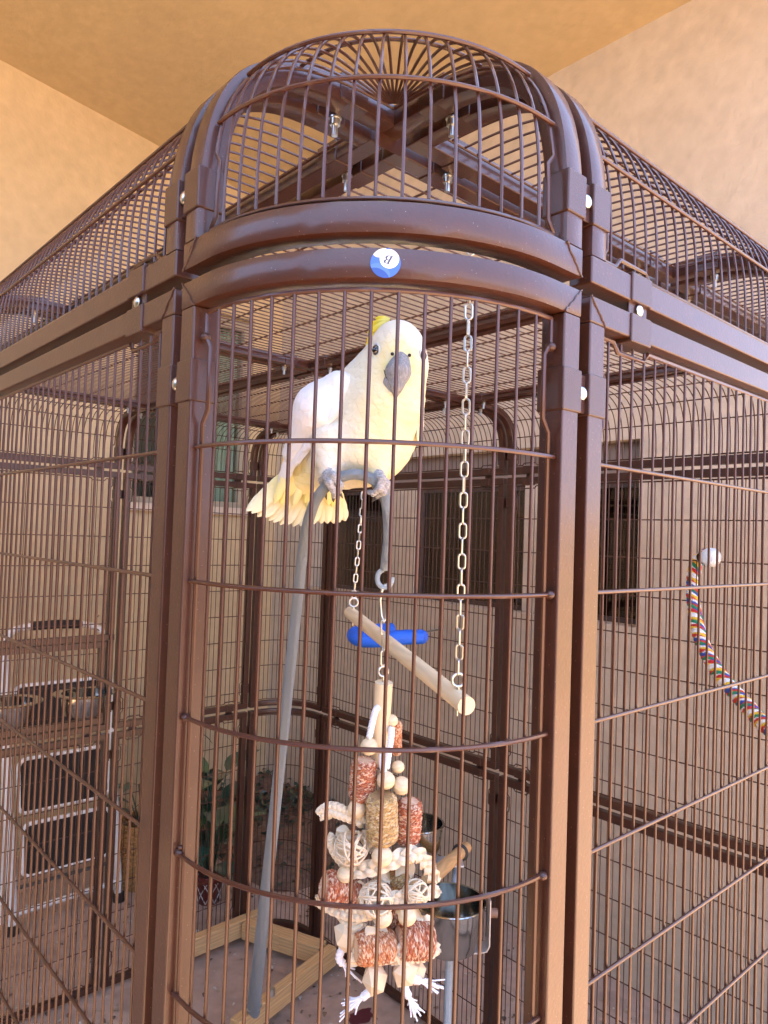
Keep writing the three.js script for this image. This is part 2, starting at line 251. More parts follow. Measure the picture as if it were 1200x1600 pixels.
// perimeter rod loop with jogs; coordinates in a flat panel (x, y)
function loopRod(x0, x1, y0, y1, jogs) {
  const P = [], jog = (fixed, a, b, side, list) => { // walk from a to b
    const dir = Math.sign(b - a), L = list.filter(v => v > Math.min(a, b) && v < Math.max(a, b)).sort((p, q) => dir * (p - q)), o = [];
    for (const c of L) for (const [d, h] of [[-0.028, 0], [-0.021, 0.0075], [0.021, 0.0075], [0.028, 0]]) o.push([c + dir * d, fixed + side * h]); return o;
  };
  P.push([x0, y0]); for (const [s, f] of jog(x0, y0, y1, 1, jogs.l || [])) P.push([f, s]);
  P.push([x0, y1]); for (const [s, f] of jog(y1, x0, x1, -1, jogs.t || [])) P.push([s, f]);
  P.push([x1, y1]); for (const [s, f] of jog(x1, y1, y0, -1, jogs.r || [])) P.push([f, s]);
  P.push([x1, y0]); for (const [s, f] of jog(y0, x1, x0, 1, jogs.b || [])) P.push([s, f]);
  P.push([x0, y0]);
  return P;
}
const wireGeoCache = {};
const vWire = (h, n = 6) => wireGeoCache[h + '_' + n] ||= (() => { const g = new THREE.CylinderGeometry(WR, WR, h, n, 1, true); return g; })();
function placePanel(name, x, z, k) { const p = group(name, aviary); p.position.set(x, 0, z); p.rotation.y = k * PI / 2; return p; }
function wires(list, panel, near, merged = 'wire_grid', one = 'wire') {
  if (near) for (const [g, m] of list) { const w = mesh(one, g, M.wire, panel); if (m) w.position.copy(m); }
  else mesh(merged, merge(list.map(([g, m]) => { g = g.clone(); if (m) g.translate(m.x, m.y, m.z); return g; })), M.wire, panel, 'stuff');
}
function wallPanel(x, z, k, L, y0, y1, near, jogs = {}, heights = null, extra = null) {
  const p = placePanel('wall_panel', x, z, k), a = G, b = L - G;
  mesh('rail', box(a, b, y1 - S, y1, -S, 0), M.brown, p); mesh('rail', box(a, b, y0, y0 + S, -S, 0), M.brown, p);
  mesh('post', box(a, a + S, y0 + S, y1 - S, -S, 0), M.brown, p); mesh('post', box(b - S, b, y0 + S, y1 - S, -S, 0), M.brown, p);
  const o = 0.0052, lp = loopRod(a + S + o, b - S - o, y0 + S + o, y1 - S - o, jogs).map(q => V3(q[0], q[1], -T));
  mesh('edge_rod', rod(lp, HR, 7), M.wire, p);
  const n = Math.round((b - a - 2 * S) / SP), list = [], hh = y1 - y0 - 2 * S - 2 * o;
  for (let i = 1; i < n; i++) list.push([vWire(hh), V3(a + S + (b - a - 2 * S) * i / n, (y0 + y1) / 2, -T)]);
  const hs = (heights || [...Array(8)].map((_, i) => y1 - 0.1285 - i * 0.1031)).filter(h => h > y0 + 0.05 && h < y1 - 0.05);
  const hg = new THREE.CylinderGeometry(HR, HR, b - a - 2 * S - 0.004, 7); hg.rotateZ(PI / 2);
  for (const h of hs) list.push([hg, V3((a + b) / 2, h, -T + WR + HR - 0.0004)]);
  wires(list, p, near); if (extra) extra(p);
  if (near) { seam(V3(a + S, y1 - S, 0.0003), V3(a, y1, 0.0003), p); seam(V3(b - S, y1 - S, 0.0003), V3(b, y1, 0.0003), p); }
  return p;
}
const planPath = (inset, e0 = G, n = 26) => { // rounded corner in plan, local corner frame (inside +x, -z)
  const P = [], N = [], r = RA - inset, add = (x, z, nx, nz) => { P.push([x, z]); N.push([nx, nz]); };
  for (let i = 0; i < 3; i++) { const t = i / 3; add(inset, -(R - e0) + t * (R - e0 - RA), -1, 0); }
  for (let i = 0; i <= n; i++) { const t = PI / 2 * i / n; add(RA - r * Math.cos(t), -RA + r * Math.sin(t), -Math.cos(t), Math.sin(t)); }
  for (let i = 1; i <= 3; i++) { const t = i / 3; add(RA + t * (R - e0 - RA), -inset, 0, 1); }
  return { P, N };
};
function planAt(inset, e0, fr) { // point at fraction of length
  const { P } = planPath(inset, e0, 40), L = [0]; for (let i = 1; i < P.length; i++) L.push(L[i - 1] + Math.hypot(P[i][0] - P[i - 1][0], P[i][1] - P[i - 1][1]));
  const s = fr * L[L.length - 1]; let i = 1; while (i < P.length - 1 && L[i] < s) i++; const t = (s - L[i - 1]) / (L[i] - L[i - 1]);
  return [P[i - 1][0] + (P[i][0] - P[i - 1][0]) * t, P[i - 1][1] + (P[i][1] - P[i - 1][1]) * t];
}
const NB = 15;
function curvedRail(y, h = S, e0 = G) { const { P, N } = planPath(0, e0); return sweep(P.map(q => V3(q[0], y + h / 2, q[1])), N.map(q => V3(q[0], 0, q[1])), sqSec(h, S)); }
const bead = (x, y, z, r = 0.0042) => { const g = new THREE.SphereGeometry(r, 8, 6); g.scale(1, 0.8, 1); g.translate(x, y, z); return g; };
function cornerPanel(x, z, k, y0, y1, near, jogY) {
  const p = placePanel('corner_panel', x, z, k);
  mesh('rail', curvedRail(y1 - S), M.brown, p); mesh('rail', curvedRail(y0), M.brown, p);
  mesh('post', box(0, S, y0 + S, y1 - S, -R + G, -R + G + S), M.brown, p); mesh('post', box(R - G - S, R - G, y0 + S, y1 - S, -S, 0), M.brown, p);
  const o = 0.0052, e = G + S + o, list = [];
  const rim = y => { const { P } = planPath(T, e); return rod(P.map(q => V3(q[0], y, q[1])), HR, 7); };
  const side = s => { const P = [], f = e, pt = (d, y) => { const q = planPath(T, e + d); return s < 0 ? V3(T, y, -(R - e - d)) : V3(R - e - d, y, -T); }; P.push(pt(0, y0 + S + o)); for (const c of jogY) { P.push(pt(0, c - 0.034), pt(0.0075, c - 0.024), pt(0.0075, c + 0.024), pt(0, c + 0.034)); } P.push(pt(0, y1 - S - o)); return rod(P, HR, 7); };
  for (const g of [rim(y1 - S - o), rim(y0 + S + o), side(-1), side(1)]) mesh('edge_rod', g, M.wire, p);
  const hh = y1 - y0 - 2 * S - 2 * o;
  for (let i = 1; i <= NB; i++) { const q = planAt(T, e, i / (NB + 1)); list.push([vWire(hh), V3(q[0], (y0 + y1) / 2, q[1])]); }
  for (const h of (near ? HZ : HZ.map((_, i) => y1 - 0.131 - i * 0.1031)).filter(h => h > y0 + 0.05)) { const { P } = planPath(T - WR - HR + 0.0004, e - 0.004, 22); list.push([rod(P.map(q => V3(q[0], h, q[1])), HR, 7)]); }
  wires(list, p, near);
  if (near) { seam(V3(R - G - S, y1 - S, 0.0003), V3(R - G, y1, 0.0003), p); seam(V3(-0.0003, y1 - S, -R + G + S), V3(-0.0003, y1, -R + G), p); }
  if (near) for (const g of [bead(T - 0.002, HZ[2] - 0.0005, -R + G + S + 0.003), bead(T - 0.002, HZ[3] + 0.001, -R + G + S + 0.001), bead(T - 0.003, HZ[3] + 0.006, -R + G + S + 0.004, 0.002), bead(R - G - S - 0.002, HZ[1], -T + 0.003), bead(R - G - S - 0.002, HZ[3], -T + 0.003), bead(T, 1.788, -R + e, 0.0048), bead(R - e, 1.786, -T, 0.0045)]) mesh('weld_bead', g, M.brown, p);
}
const seam = (a, b, parent) => { const P = []; for (let i = 0; i <= 9; i++) { const p = a.clone().lerp(b, i / 9); if (i && i < 9) p.add(V3(0, rr(-0.0011, 0.0011), 0)); P.push(p); } mesh('weld_seam', rod(P, 1, 6, P.map(() => rr(0.0006, 0.0011))), M.brown, parent); };
function eavePanel(x, z, k, L, near, jogs) {
  const p = placePanel('eave_panel', x, z, k), a = G, b = L - G;
  mesh('rail', box(a, b, YR, YRT, -S, 0), M.brown, p);
  mesh('rail', box(a, b, YTOP - S, YTOP, -(R - G), -(R - G - S)), M.brown, p);
  const pp = profPts(0, YRT + 0.0005, R - G - S - 0.0005), e = 0.0052;
  for (const c of [a + S / 2, b - S / 2]) mesh('side_arc', sweep([V3(c, YRT, 0), ...pp.map(q => V3(c, q.y, -q.u)), V3(c, YTOP, -(R - G - S))], [V3(0, 0, 1), ...pp.map(q => V3(0, q.ny, -q.nx)), V3(0, 1, 0)], sqSec(S, S)), M.brown, p);
  const wp = profPts(T, YRT + e, R - G - S - e), path = c => wp.map(q => V3(c, q.y, -q.u));
  const jg = (c, s) => { const P = []; for (const q of wp) { const d = q.y > 1.866 + 0.012 && q.y < 1.866 + 0.066 ? 0.0075 : 0; P.push(V3(c + s * d, q.y, -q.u)); } return P; };
  const c0 = a + S + e, c1 = b - S - e;
  mesh('edge_rod', rod(jg(c0, 1), HR), M.wire, p); mesh('edge_rod', rod(jg(c1, -1), HR), M.wire, p);
  const base = (y, zz, list, s) => { const P = [V3(c0, y, zz)]; for (const c of list.sort((m, n) => m - n)) P.push(V3(c - 0.028, y, zz), V3(c - 0.021, y + s * 0.0075, zz), V3(c + 0.021, y + s * 0.0075, zz), V3(c + 0.028, y, zz)); P.push(V3(c1, y, zz)); return rod(P, HR); };
  mesh('edge_rod', base(YRT + e, -T, jogs || [], 1), M.wire, p); mesh('edge_rod', base(YTOP - T, -(R - G - S - e), [], 1), M.wire, p);
  const n = Math.round((b - a - 2 * S) / SP), list = [], g = sweep(path(0), wp.map(q => V3(0, q.ny, -q.nx)), circ(WR, 6), null, false, 1.1);
  for (let i = 1; i < n; i++) list.push([g, V3(a + S + (b - a - 2 * S) * i / n, 0, 0)]);
  const hg = new THREE.CylinderGeometry(HR, HR, b - a - 2 * S - 0.002, 7); hg.rotateZ(PI / 2);
  for (const t of RODT) { const q = prof(t, T - WR - HR + 0.0004); list.push([hg, V3((a + b) / 2, q.y, -q.u)]); }
  wires(list, p, near);
}
const RODT = [0.33, 0.71, 1.13];
function domePanel(x, z, k, near) {
  const p = placePanel('dome_panel', x, z, k), e = 0.0052;
  mesh('rail', curvedRail(YR, YRT - YR), M.brown, p);
  const end = R - G, mk = (lim, f) => { const pp = profPts(0, YRT + 0.0005, lim - 0.0005), q = [{ u: 0, y: YRT, nx: -1, ny: 0 }, ...pp, { u: lim, y: YTOP, nx: 0, ny: 1 }]; return sweep(q.map(f[0]), q.map(f[1]), sqSec(S, S)); };
  mesh('side_arc', mk(end - S, [q => V3(q.u, q.y, -R + G + S / 2), q => V3(q.nx, q.ny, 0)]), M.brown, p);
  mesh('side_arc', mk(end, [q => V3(end - S / 2, q.y, -q.u), q => V3(0, q.ny, -q.nx)]), M.brown, p);
  const wp = profPts(T, YRT + e, R - G - S - 0.002), jd = y => y > 1.878 && y < 1.932 ? 0.0075 : 0, dd = G + S + e;
  mesh('edge_rod', rod(wp.map(q => V3(q.u, q.y, -R + dd + jd(q.y))), HR), M.wire, p);
  mesh('edge_rod', rod(wp.map(q => V3(R - dd - jd(q.y), q.y, -q.u)), HR), M.wire, p);
  { const { P } = planPath(T, dd); mesh('edge_rod', rod(P.map(q => V3(q[0], YRT + e, q[1])), HR), M.wire, p); }
  if (near) { seam(V3(R - G - S, YRT, 0.0003), V3(R - G, YR, 0.0003), p); seam(V3(-0.0003, YRT, -R + G + S), V3(-0.0003, YR, -R + G), p); }
  const list = [], cx = R - dd, cz = -(R - dd), kk = q => clamp((R - dd - q.u) / (R - dd - T), 0, 1);
  for (let i = 1; i <= NB; i++) {
    const b0 = planAt(T, dd, i / (NB + 1)), P = wp.filter(q => kk(q) > 0.03).map(q => { const s = kk(q); return V3(cx + (b0[0] - cx) * s, q.y, cz + (b0[1] - cz) * s); });
    list.push([sweep(P, frames(P), circ(WR, 6), null, false, 1.1)]);
  }
  for (const t of RODT) { const q = prof(t, T - WR - HR + 0.0004), s = clamp((R - dd - q.u) / (R - dd - T), 0, 1.02), { P } = planPath(T, dd - 0.002, 24), n = P.length;
    list.push([rod(P.map(b => V3(cx + (b[0] - cx) * s, q.y, cz + (b[1] - cz) * s)), HR)]); }
  wires(list, p, near);
}
function roofPanel(x, z, lx, lz) {
  const p = group('roof_panel', aviary); p.position.set(x, 0, z); const y = YTOP, a = G, e = 0.006;
  mesh('rail', box(a, lx - a, y - S, y, -a - S, -a), M.brown, p); mesh('rail', box(a, lx - a, y - S, y, -lz + a, -lz + a + S), M.brown, p);
  mesh('rail', box(a, a + S, y - S, y, -lz + a + S, -a - S), M.brown, p); mesh('rail', box(lx - a - S, lx - a, y - S, y, -lz + a + S, -a - S), M.brown, p);
  const list = [], g = new THREE.CylinderGeometry(WR, WR, lx - 2 * a - 2 * S, 5, 1, true); g.rotateZ(PI / 2);
  const n = Math.round((lz - 2 * a - 2 * S) / SP); for (let i = 1; i < n; i++) list.push([g, V3(lx / 2, y - T, -a - S - (lz - 2 * a - 2 * S) * i / n)]);
  const h = new THREE.CylinderGeometry(HR, HR, lz - 2 * a - 2 * S, 6); h.rotateX(PI / 2);
  const m = Math.round(lx / 0.103); for (let i = 1; i < m; i++) list.push([h, V3(lx * i / m, y - T + WR + HR - 0.0004, -lz / 2)]);
  const lp = loopRod(a + S + e, lx - a - S - e, 0, lz - 2 * (a + S + e), { l: [0.07, lz - 0.13], r: [0.07, lz - 0.13], t: [0.09, lx - 0.09], b: [0.09, lx - 0.09] }).map(q => V3(q[0], y - T, -(q[1] + a + S + e)));
  mesh('edge_rod', rod(lp, HR, 6), M.wire, p);
  wires(list, p, false);
}
{
  const LX = (W - 2 * R) / 2, LZ = (D - 2 * R) / 2;
  // [x, z, quarter turns, length, number, near panel index]
  const sides = [[R, 0, 0, LX, 0], [W, -R, 1, LZ, -1], [W - R, -D, 2, LX, -1], [0, -D + R, 3, LZ, 1]];
  for (const [sx, sz, k, L, nearI] of sides) for (let i = 0; i < 2; i++) {
    const c = Math.cos(k * PI / 2), s = Math.sin(k * PI / 2), x = sx + c * L * i, z = sz - s * L * i, near = i === nearI;
    const jt = [0.083, L - 0.083], jv = y => [y];
    wallPanel(x, z, k, L, YM1, YT, near, { t: jt, b: jt, l: [YT - 0.079, YM1 + 0.079], r: [YT - 0.079, YM1 + 0.079] }, near ? HZ : null);
    wallPanel(x, z, k, L, Y0, YM0, false, { t: jt, b: jt, l: [YM0 - 0.079, Y0 + 0.09], r: [YM0 - 0.079, Y0 + 0.09] });
    eavePanel(x, z, k, L, near, [0.083, L - 0.083]);
    const dir = V3(c, 0, -s), out = V3(s, 0, c), Y = V3(0, 1, 0), nY = V3(0, -1, 0);
    for (const t of [0.083, L - 0.083]) for (const y of [(YM0 + YM1) / 2, (YT + YR) / 2]) clip(V3(x, y, z).addScaledVector(dir, t), dir, Y, out);
    for (const y of [YT - 0.079, YM1 + 0.079, YM0 - 0.079, 1.906]) { clip(V3(x, y, z), Y, dir.clone().negate(), out); if (i) clip(V3(x, y, z).addScaledVector(dir, L), Y, dir.clone().negate(), out); }
  }
  for (const [x, z, k] of [[0, 0, 0], [W, 0, 1], [W, -D, 2], [0, -D, 3]]) {
    cornerPanel(x, z, k, YM1, YT, k === 0, [YM1 + 0.079, YT - 0.079]); cornerPanel(x, z, k, Y0, YM0, false, [YM0 - 0.079]); domePanel(x, z, k, k === 0);
  }
  for (let i = 0; i < 2; i++) for (let j = 0; j < 2; j++) roofPanel(R + LX * i, -R - LZ * j, LX, LZ);
  const dn = V3(0, -1, 0), X = V3(1, 0, 0), Z = V3(0, 0, 1);
  for (const x of [R, R + LX, W - R]) for (const z of [-R, -R - LZ, -D + R]) for (const s of [-1, 1]) for (const ax of [0, 1]) {
    const q = V3(x + (ax ? 0 : s * 0.078), YTOP, z + (ax ? s * 0.078 : 0));
    if (q.x < 0.1 || q.x > W - 0.1 || q.z > -0.1 || q.z < -D + 0.1) continue;
    const c = clip(q, ax ? Z : X, ax ? X : Z.clone().negate(), V3(0, 1, 0));
    const b = mesh('bolt', boltGeo, M.zinc, c); b.rotation.x = PI / 2; b.position.z = -S - 0.001;
  }
  // feeder frame let into the north wall, left bay seen from the corner
  const f = group('feeder_door', aviary); f.position.set(0, 0, -D);
  const fx0 = 0.26, fx1 = 0.785, fy0 = 0.945, fy1 = 1.235;
  mesh('rail', box(fx0, fx1, fy1, fy1 + S, 0, S), M.brown, f); mesh('rail', box(fx0, fx1 - 0.028, fy1 - S - 0.003, fy1 - 0.003, 0.001, S + 0.001), M.brown, f);
  mesh('rail', box(fx0, fx1 - 0.028, fy0, fy0 + S, 0.001, S + 0.001), M.brown, f);
  mesh('post', box(fx1 - 0.052, fx1 - 0.0305, fy0 + S, fy1 - S - 0.003, 0.001, S + 0.001), M.brown, f); mesh('post', box(fx0, fx0 + S, fy0 + S, fy1 - S - 0.003, 0.001, S + 0.001), M.brown, f);
  mesh('handle', rod(curve([V3(0.735, 1.27, 0.006), V3(0.722, 1.28, 0.008), V3(0.72, 1.31, 0.008), V3(0.732, 1.325, 0.006)], 12), 0.002), M.wire, f);
}
{ // round sticker on the front rail
  const cv = document.createElement('canvas'); cv.width = cv.height = 256; const c = cv.getContext('2d');
  c.fillStyle = '#3a60b4'; c.fillRect(0, 0, 256, 256);
  c.fillStyle = '#4a6fc0'; c.beginPath(); c.arc(60, 240, 110, 0, 7); c.fill(); c.fillStyle = '#28468c'; c.beginPath(); c.arc(40, 300, 130, 0, 7); c.fill();
  c.fillStyle = '#d8d5ce'; c.beginPath(); c.arc(160, 92, 82, 0, 7); c.fill(); c.fillStyle = '#cfc4ae'; c.beginPath(); c.arc(70, 20, 62, 0, 7); c.fill();
  c.save(); c.translate(158, 100); c.rotate(PI + 0.22); c.fillStyle = '#333d55'; c.font = 'italic bold 104px serif'; c.textAlign = 'center'; c.textBaseline = 'middle'; c.fillText('B', 0, 0); c.restore();
  const t = new THREE.CanvasTexture(cv); t.colorSpace = THREE.SRGBColorSpace; t.needsUpdate = true;
  const r = 0.0102, P = [0, 0, 0], UV = [0.5, 0.5], I = [], cyl = (s, y) => { const a = s / RA + 0.835; return [RA - (RA + 0.0007) * Math.cos(a), y, -RA + (RA + 0.0007) * Math.sin(a)]; };
  const yc = YT - S / 2 - 0.0005; P.splice(0, 3, ...cyl(0, yc)); const n = 40;
  for (let k = 1; k <= 3; k++) for (let i = 0; i < n; i++) { const a = 2 * PI * i / n, q = r * k / 3; P.push(...cyl(q * Math.cos(a), yc + q * Math.sin(a))); UV.push(0.5 + 0.5 * k / 3 * Math.cos(a), 0.5 + 0.5 * k / 3 * Math.sin(a)); }
  for (let i = 0; i < n; i++) { const j = (i + 1) % n; I.push(0, 1 + i, 1 + j); for (let k = 0; k < 2; k++) { const A = 1 + k * n + i, B = 1 + k * n + j; I.push(A, A + n, B, B, A + n, B + n); } }
  const g = new THREE.BufferGeometry(); g.setAttribute('position', new THREE.Float32BufferAttribute(P, 3)); g.setAttribute('uv', new THREE.Float32BufferAttribute(UV, 2)); g.setIndex(I); g.computeVertexNormals();
  tag(mesh('round_sticker', g, new THREE.MeshPhysicalMaterial({ map: t, roughness: 0.35 }), scene), 'round blue and white sticker with a letter on the curved front rail', 'sticker');
}
// ------------------------------------------------------------------ signed distance meshing (surface nets)
function surfaceNets(f, lo, hi, cell) {
  const n = [0, 1, 2].map(i => Math.ceil((hi[i] - lo[i]) / cell) + 1), [nx, ny, nz] = n, F = new Float32Array(nx * ny * nz), at3 = (i, j, k) => i + nx * (j + ny * k);
  for (let k = 0; k < nz; k++) for (let j = 0; j < ny; j++) for (let i = 0; i < nx; i++) F[at3(i, j, k)] = f(lo[0] + i * cell, lo[1] + j * cell, lo[2] + k * cell);
  const idx = new Int32Array(nx * ny * nz).fill(-1), P = [], I = [];
  for (let k = 0; k < nz - 1; k++) for (let j = 0; j < ny - 1; j++) for (let i = 0; i < nx - 1; i++) {
    let c = 0, sx = 0, sy = 0, sz = 0; const v = []; let mask = 0;
    for (let q = 0; q < 8; q++) { const w = F[at3(i + (q & 1), j + ((q >> 1) & 1), k + (q >> 2))]; v.push(w); if (w < 0) mask++; }
    if (!mask || mask === 8) continue;
    for (let a = 0; a < 8; a++) for (let b = 0; b < 3; b++) { const q = a | (1 << b); if (q === a) continue; if ((v[a] < 0) === (v[q] < 0)) continue; const t = v[a] / (v[a] - v[q]); sx += (a & 1) + (b === 0 ? t : 0); sy += ((a >> 1) & 1) + (b === 1 ? t : 0); sz += (a >> 2) + (b === 2 ? t : 0); c++; }
    idx[at3(i, j, k)] = P.length / 3; P.push(lo[0] + (i + sx / c) * cell, lo[1] + (j + sy / c) * cell, lo[2] + (k + sz / c) * cell);
  }
  for (let k = 1; k < nz - 1; k++) for (let j = 1; j < ny - 1; j++) for (let i = 1; i < nx - 1; i++) {
    const a = F[at3(i, j, k)] < 0;
    for (let b = 0; b < 3; b++) {
      const o = [[1, 0, 0], [0, 1, 0], [0, 0, 1]][b], c = F[at3(i + o[0], j + o[1], k + o[2])] < 0; if (a === c) continue;
      const u = [[0, 1, 0], [0, 0, 1], [1, 0, 0]][b], w = [[0, 0, 1], [1, 0, 0], [0, 1, 0]][b];
      const q = [[0, 0], [1, 0], [1, 1], [0, 1]].map(([s, t]) => idx[at3(i - s * u[0] - t * w[0], j - s * u[1] - t * w[1], k - s * u[2] - t * w[2])]);
      if (a) I.push(q[0], q[1], q[2], q[0], q[2], q[3]); else I.push(q[0], q[2], q[1], q[0], q[3], q[2]);
    }
  }
  const g = new THREE.BufferGeometry(); g.setAttribute('position', new THREE.Float32BufferAttribute(P, 3)); g.setIndex(I); g.computeVertexNormals(); return g;
}
const capsule = (x, y, z, a, b) => { // a,b = [x,y,z,r]
  const dx = b[0] - a[0], dy = b[1] - a[1], dz = b[2] - a[2], t = clamp(((x - a[0]) * dx + (y - a[1]) * dy + (z - a[2]) * dz) / (dx * dx + dy * dy + dz * dz), 0, 1);
  return Math.hypot(x - a[0] - t * dx, y - a[1] - t * dy, z - a[2] - t * dz) - (a[3] + (b[3] - a[3]) * t);
};
const smin = (a, b, k) => { const h = Math.max(k - Math.abs(a - b), 0) / k; return Math.min(a, b) - h * h * k * 0.25; };
// ------------------------------------------------------------------ the cockatoo (local units: 1 = one photo pixel at its distance)
const BD = 1.05, BS = BD / FPX;
const birdM = new THREE.Matrix4().makeBasis(camR, camU, fwd.clone().negate()).scale(V3(BS, BS, BS)).setPosition(at(560, 660, BD));
const bake = g => { g.applyMatrix4(birdM); return g; };
const bl = (px, py, z) => { const k = 1 - z / FPX; return V3(40 + (px - 600) * k, -140 + (800 - py) * k, z); }; // photo pixel to bird space
const tPlume = tex(512, (u, v) => { // overlapping contour feathers with fine barbs, 8 x 12 to the tile
  let best = 0; const N = 8, Mr = 12;
  for (let j = -1; j <= 2; j++) { const row = Math.floor(v * Mr) + j, off = ((row % 2) + 2) % 2 * 0.5; for (let i = -1; i <= 1; i++) { const cc = Math.floor(u * N - off) + i, h = hash(((cc % N) + N) % N, ((row % Mr) + Mr) % Mr, 5), cx = (cc + 0.5 + off + 0.3 * (h - 0.5)) / N, cy = (row + 0.35 * (hash(((cc % N) + N) % N, ((row % Mr) + Mr) % Mr, 8) - 0.5)) / Mr, dx = (u - cx) * N / 0.78, dy = (v - cy) * Mr / 1.9; if (dy < 0 || dy > 1) continue; const w = Math.sqrt(Math.max(0, 1 - Math.pow(1 - dy, 2))) * (0.9); if (Math.abs(dx) > w) continue; const edge = clamp((w - Math.abs(dx)) * 5, 0, 1), q = (1 - dy) * 0.8 * edge + 0.2 * edge - (-j) * 0.0; best = Math.max(best, q); } }
  const barb = 0.5 + 0.5 * Math.sin((u * N * 9 + v * Mr * 2.5 + 2 * vn(u * 20, v * 20, 1, 20)) * 2 * PI); return 0.75 * best + 0.12 * barb + 0.2 * fbm(u * 10, v * 10, 2, 10, 3);
}, 1);
const plumeUV = (g, k = 1 / 105) => { const p = g.attributes.position, u = new Float32Array(p.count * 2); for (let i = 0; i < p.count; i++) { const x = p.getX(i), y = p.getY(i), z = p.getZ(i), cx = 20 + 0.3 * y; u[2 * i] = Math.atan2(x - cx, z + 20) * 60 * k; u[2 * i + 1] = (y + 0.25 * x) * k; } g.setAttribute('uv', new THREE.BufferAttribute(u, 2)); return g; };
const plumeMat = M.vc(0.95, { bumpMap: tPlume, bumpScale: 0.0009 });
const bird = thing('cockatoo', 'white cockatoo with yellow crest and grey beak perched on the curved grey pole', 'cockatoo', V3(0, 0, 0));
{
  const C = (px, py, z, r) => { const q = bl(px, py, z); return [q.x, q.y, z, r * (1 - z / FPX)]; };
  const chains = [
    [[C(621, 541, 8, 40), C(623, 572, 16, 40)], 0],
    [[C(622, 574, 8, 39), C(603, 625, 4, 52)], 30],
    [[C(600, 630, 8, 49), C(578, 704, -8, 46)], 34],
    [[C(592, 640, -10, 54), C(560, 690, -12, 56)], 34],
    [[C(582, 700, -2, 44), C(530, 716, -22, 40)], 34],
    [[C(530, 715, -25, 38), C(476, 750, -62, 24)], 30],
    [[C(590, 590, -24, 44), C(520, 660, -48, 50)], 34],
    [[C(520, 660, -45, 44), C(474, 730, -70, 22)], 30],
    [[C(514, 690, 16, 28), C(513, 738, 40, 14)], 18],
    [[C(590, 700, 14, 30), C(592, 738, 40, 13)], 16],
    [[C(634, 602, -18, 24), C(622, 704, -14, 17)], 24],
  ];
  const f = (x, y, z) => {
    let d = 1e9; for (const [[a, b], k] of chains) { const q = capsule(x, y, z, a, b); d = d > 1e8 ? q : smin(d, q, k || 10); }
    if (d < 14 && d > -14) {
      // soft overlapping feather tufts: rows that follow the body downwards
      const hd = sst(40, 110, y), s = y + 0.35 * x, n = fbm(x * 0.05, y * 0.035, z * 0.05, 0, 3), row = (s * 0.055 + 1.5 * fbm(x * 0.03, y * 0.03, z * 0.03 + 9, 0, 2)) % 1, saw = row < 0 ? row + 1 : row;
      d -= (1 - 0.75 * hd) * (2.6 * (n - 0.5) + 1.1 * saw * (0.4 + vn(x * 0.1, y * 0.03, z * 0.1))) + 0.5 * (vn(x * 0.35, y * 0.12, z * 0.35) - 0.5);
      // eye sockets flattened
    }
    return d;
  };
  const g = surfaceNets(f, [-130, -125, -110], [115, 175, 80], 2.1);
  const white = [0.76, 0.745, 0.65], yel = [0.86, 0.72, 0.20], cream = [0.79, 0.725, 0.40];
  const bodyCol = (x, y, z) => {
    let c = mixc(white, cream, 0.65 * sst(-40, 30, x) * sst(125, 50, y) + 0.3 * vn(x * 0.05, y * 0.05, z * 0.05));
    const e = Math.hypot(x - 62, (y - 86) * 0.9, z - 52), cheek = sst(48, 18, e) * 0.45 * (0.5 + vn(x * 0.2, y * 0.2, z * 0.2)); c = mixc(c, yel, cheek);
    c = mixc(c, [0.86, 0.76, 0.30], 0.75 * sst(-62, -92, x + 0.35 * (y + 70)) * sst(-30, -70, y));
    return c;
  };
  setCol(g, bodyCol);
  mesh('body', bake(plumeUV(g)), plumeMat, bird);
  const featherMat = M.vc(0.9, { side: THREE.DoubleSide, bumpMap: tGrain, bumpScale: 0.0004 });
  // one feather: base, tip, width, normal; curved vane with a shaft and a ragged rounded tip
  const feather = (b, t, w, nrm, bend, cb, ct, n = 14) => {
    const d = t.clone().sub(b), side = d.clone().normalize().cross(nrm).normalize(), N = side.clone().cross(d.clone().normalize()), P = [], I = [], Cc = [], m = 6, ph = rnd() * 9;
    for (let i = 0; i <= n; i++) {
      const s = i / n, wd = w * Math.pow(Math.sin(PI * clamp(0.10 + 0.80 * s, 0, 1)), 0.5) * (s > 0.86 ? Math.sqrt(clamp(1 - Math.pow((s - 0.86) / 0.142, 2), 0.02, 1)) : 1);
      const q = b.clone().addScaledVector(d, s).addScaledVector(N, bend * Math.sin(PI * s));
      for (let j = 0; j <= m; j++) { const v = j / m * 2 - 1, jag = 1 + 0.05 * Math.sin(i * 2.3 + ph + j * 5) * Math.abs(v); const p = q.clone().addScaledVector(side, v * wd * jag).addScaledVector(N, -0.28 * wd * v * v + (j === 3 ? 0.5 : 0)); P.push(p.x, p.y, p.z); Cc.push(...mixc(cb, ct, sst(0.1, 0.95, s + 0.15 * Math.abs(v) + 0.1 * (rnd() - 0.5)))); }
    }
    for (let i = 0; i < n; i++) for (let j = 0; j < m; j++) { const a = i * (m + 1) + j; I.push(a, a + m + 1, a + 1, a + 1, a + m + 1, a + m + 2); }
    const g = new THREE.BufferGeometry(); g.setAttribute('position', new THREE.Float32BufferAttribute(P, 3)); g.setAttribute('color', new THREE.Float32BufferAttribute(Cc, 3)); g.setIndex(I); g.computeVertexNormals(); return g;
  };
  const W1 = [0.74, 0.75, 0.75], W2 = [0.80, 0.79, 0.76], Y1 = [0.88, 0.74, 0.16], Y2 = [0.84, 0.80, 0.58];
  // right wing (viewer's left): padded shoulder with covert scallops and long flight feathers
  const wing = group('wing', bird);
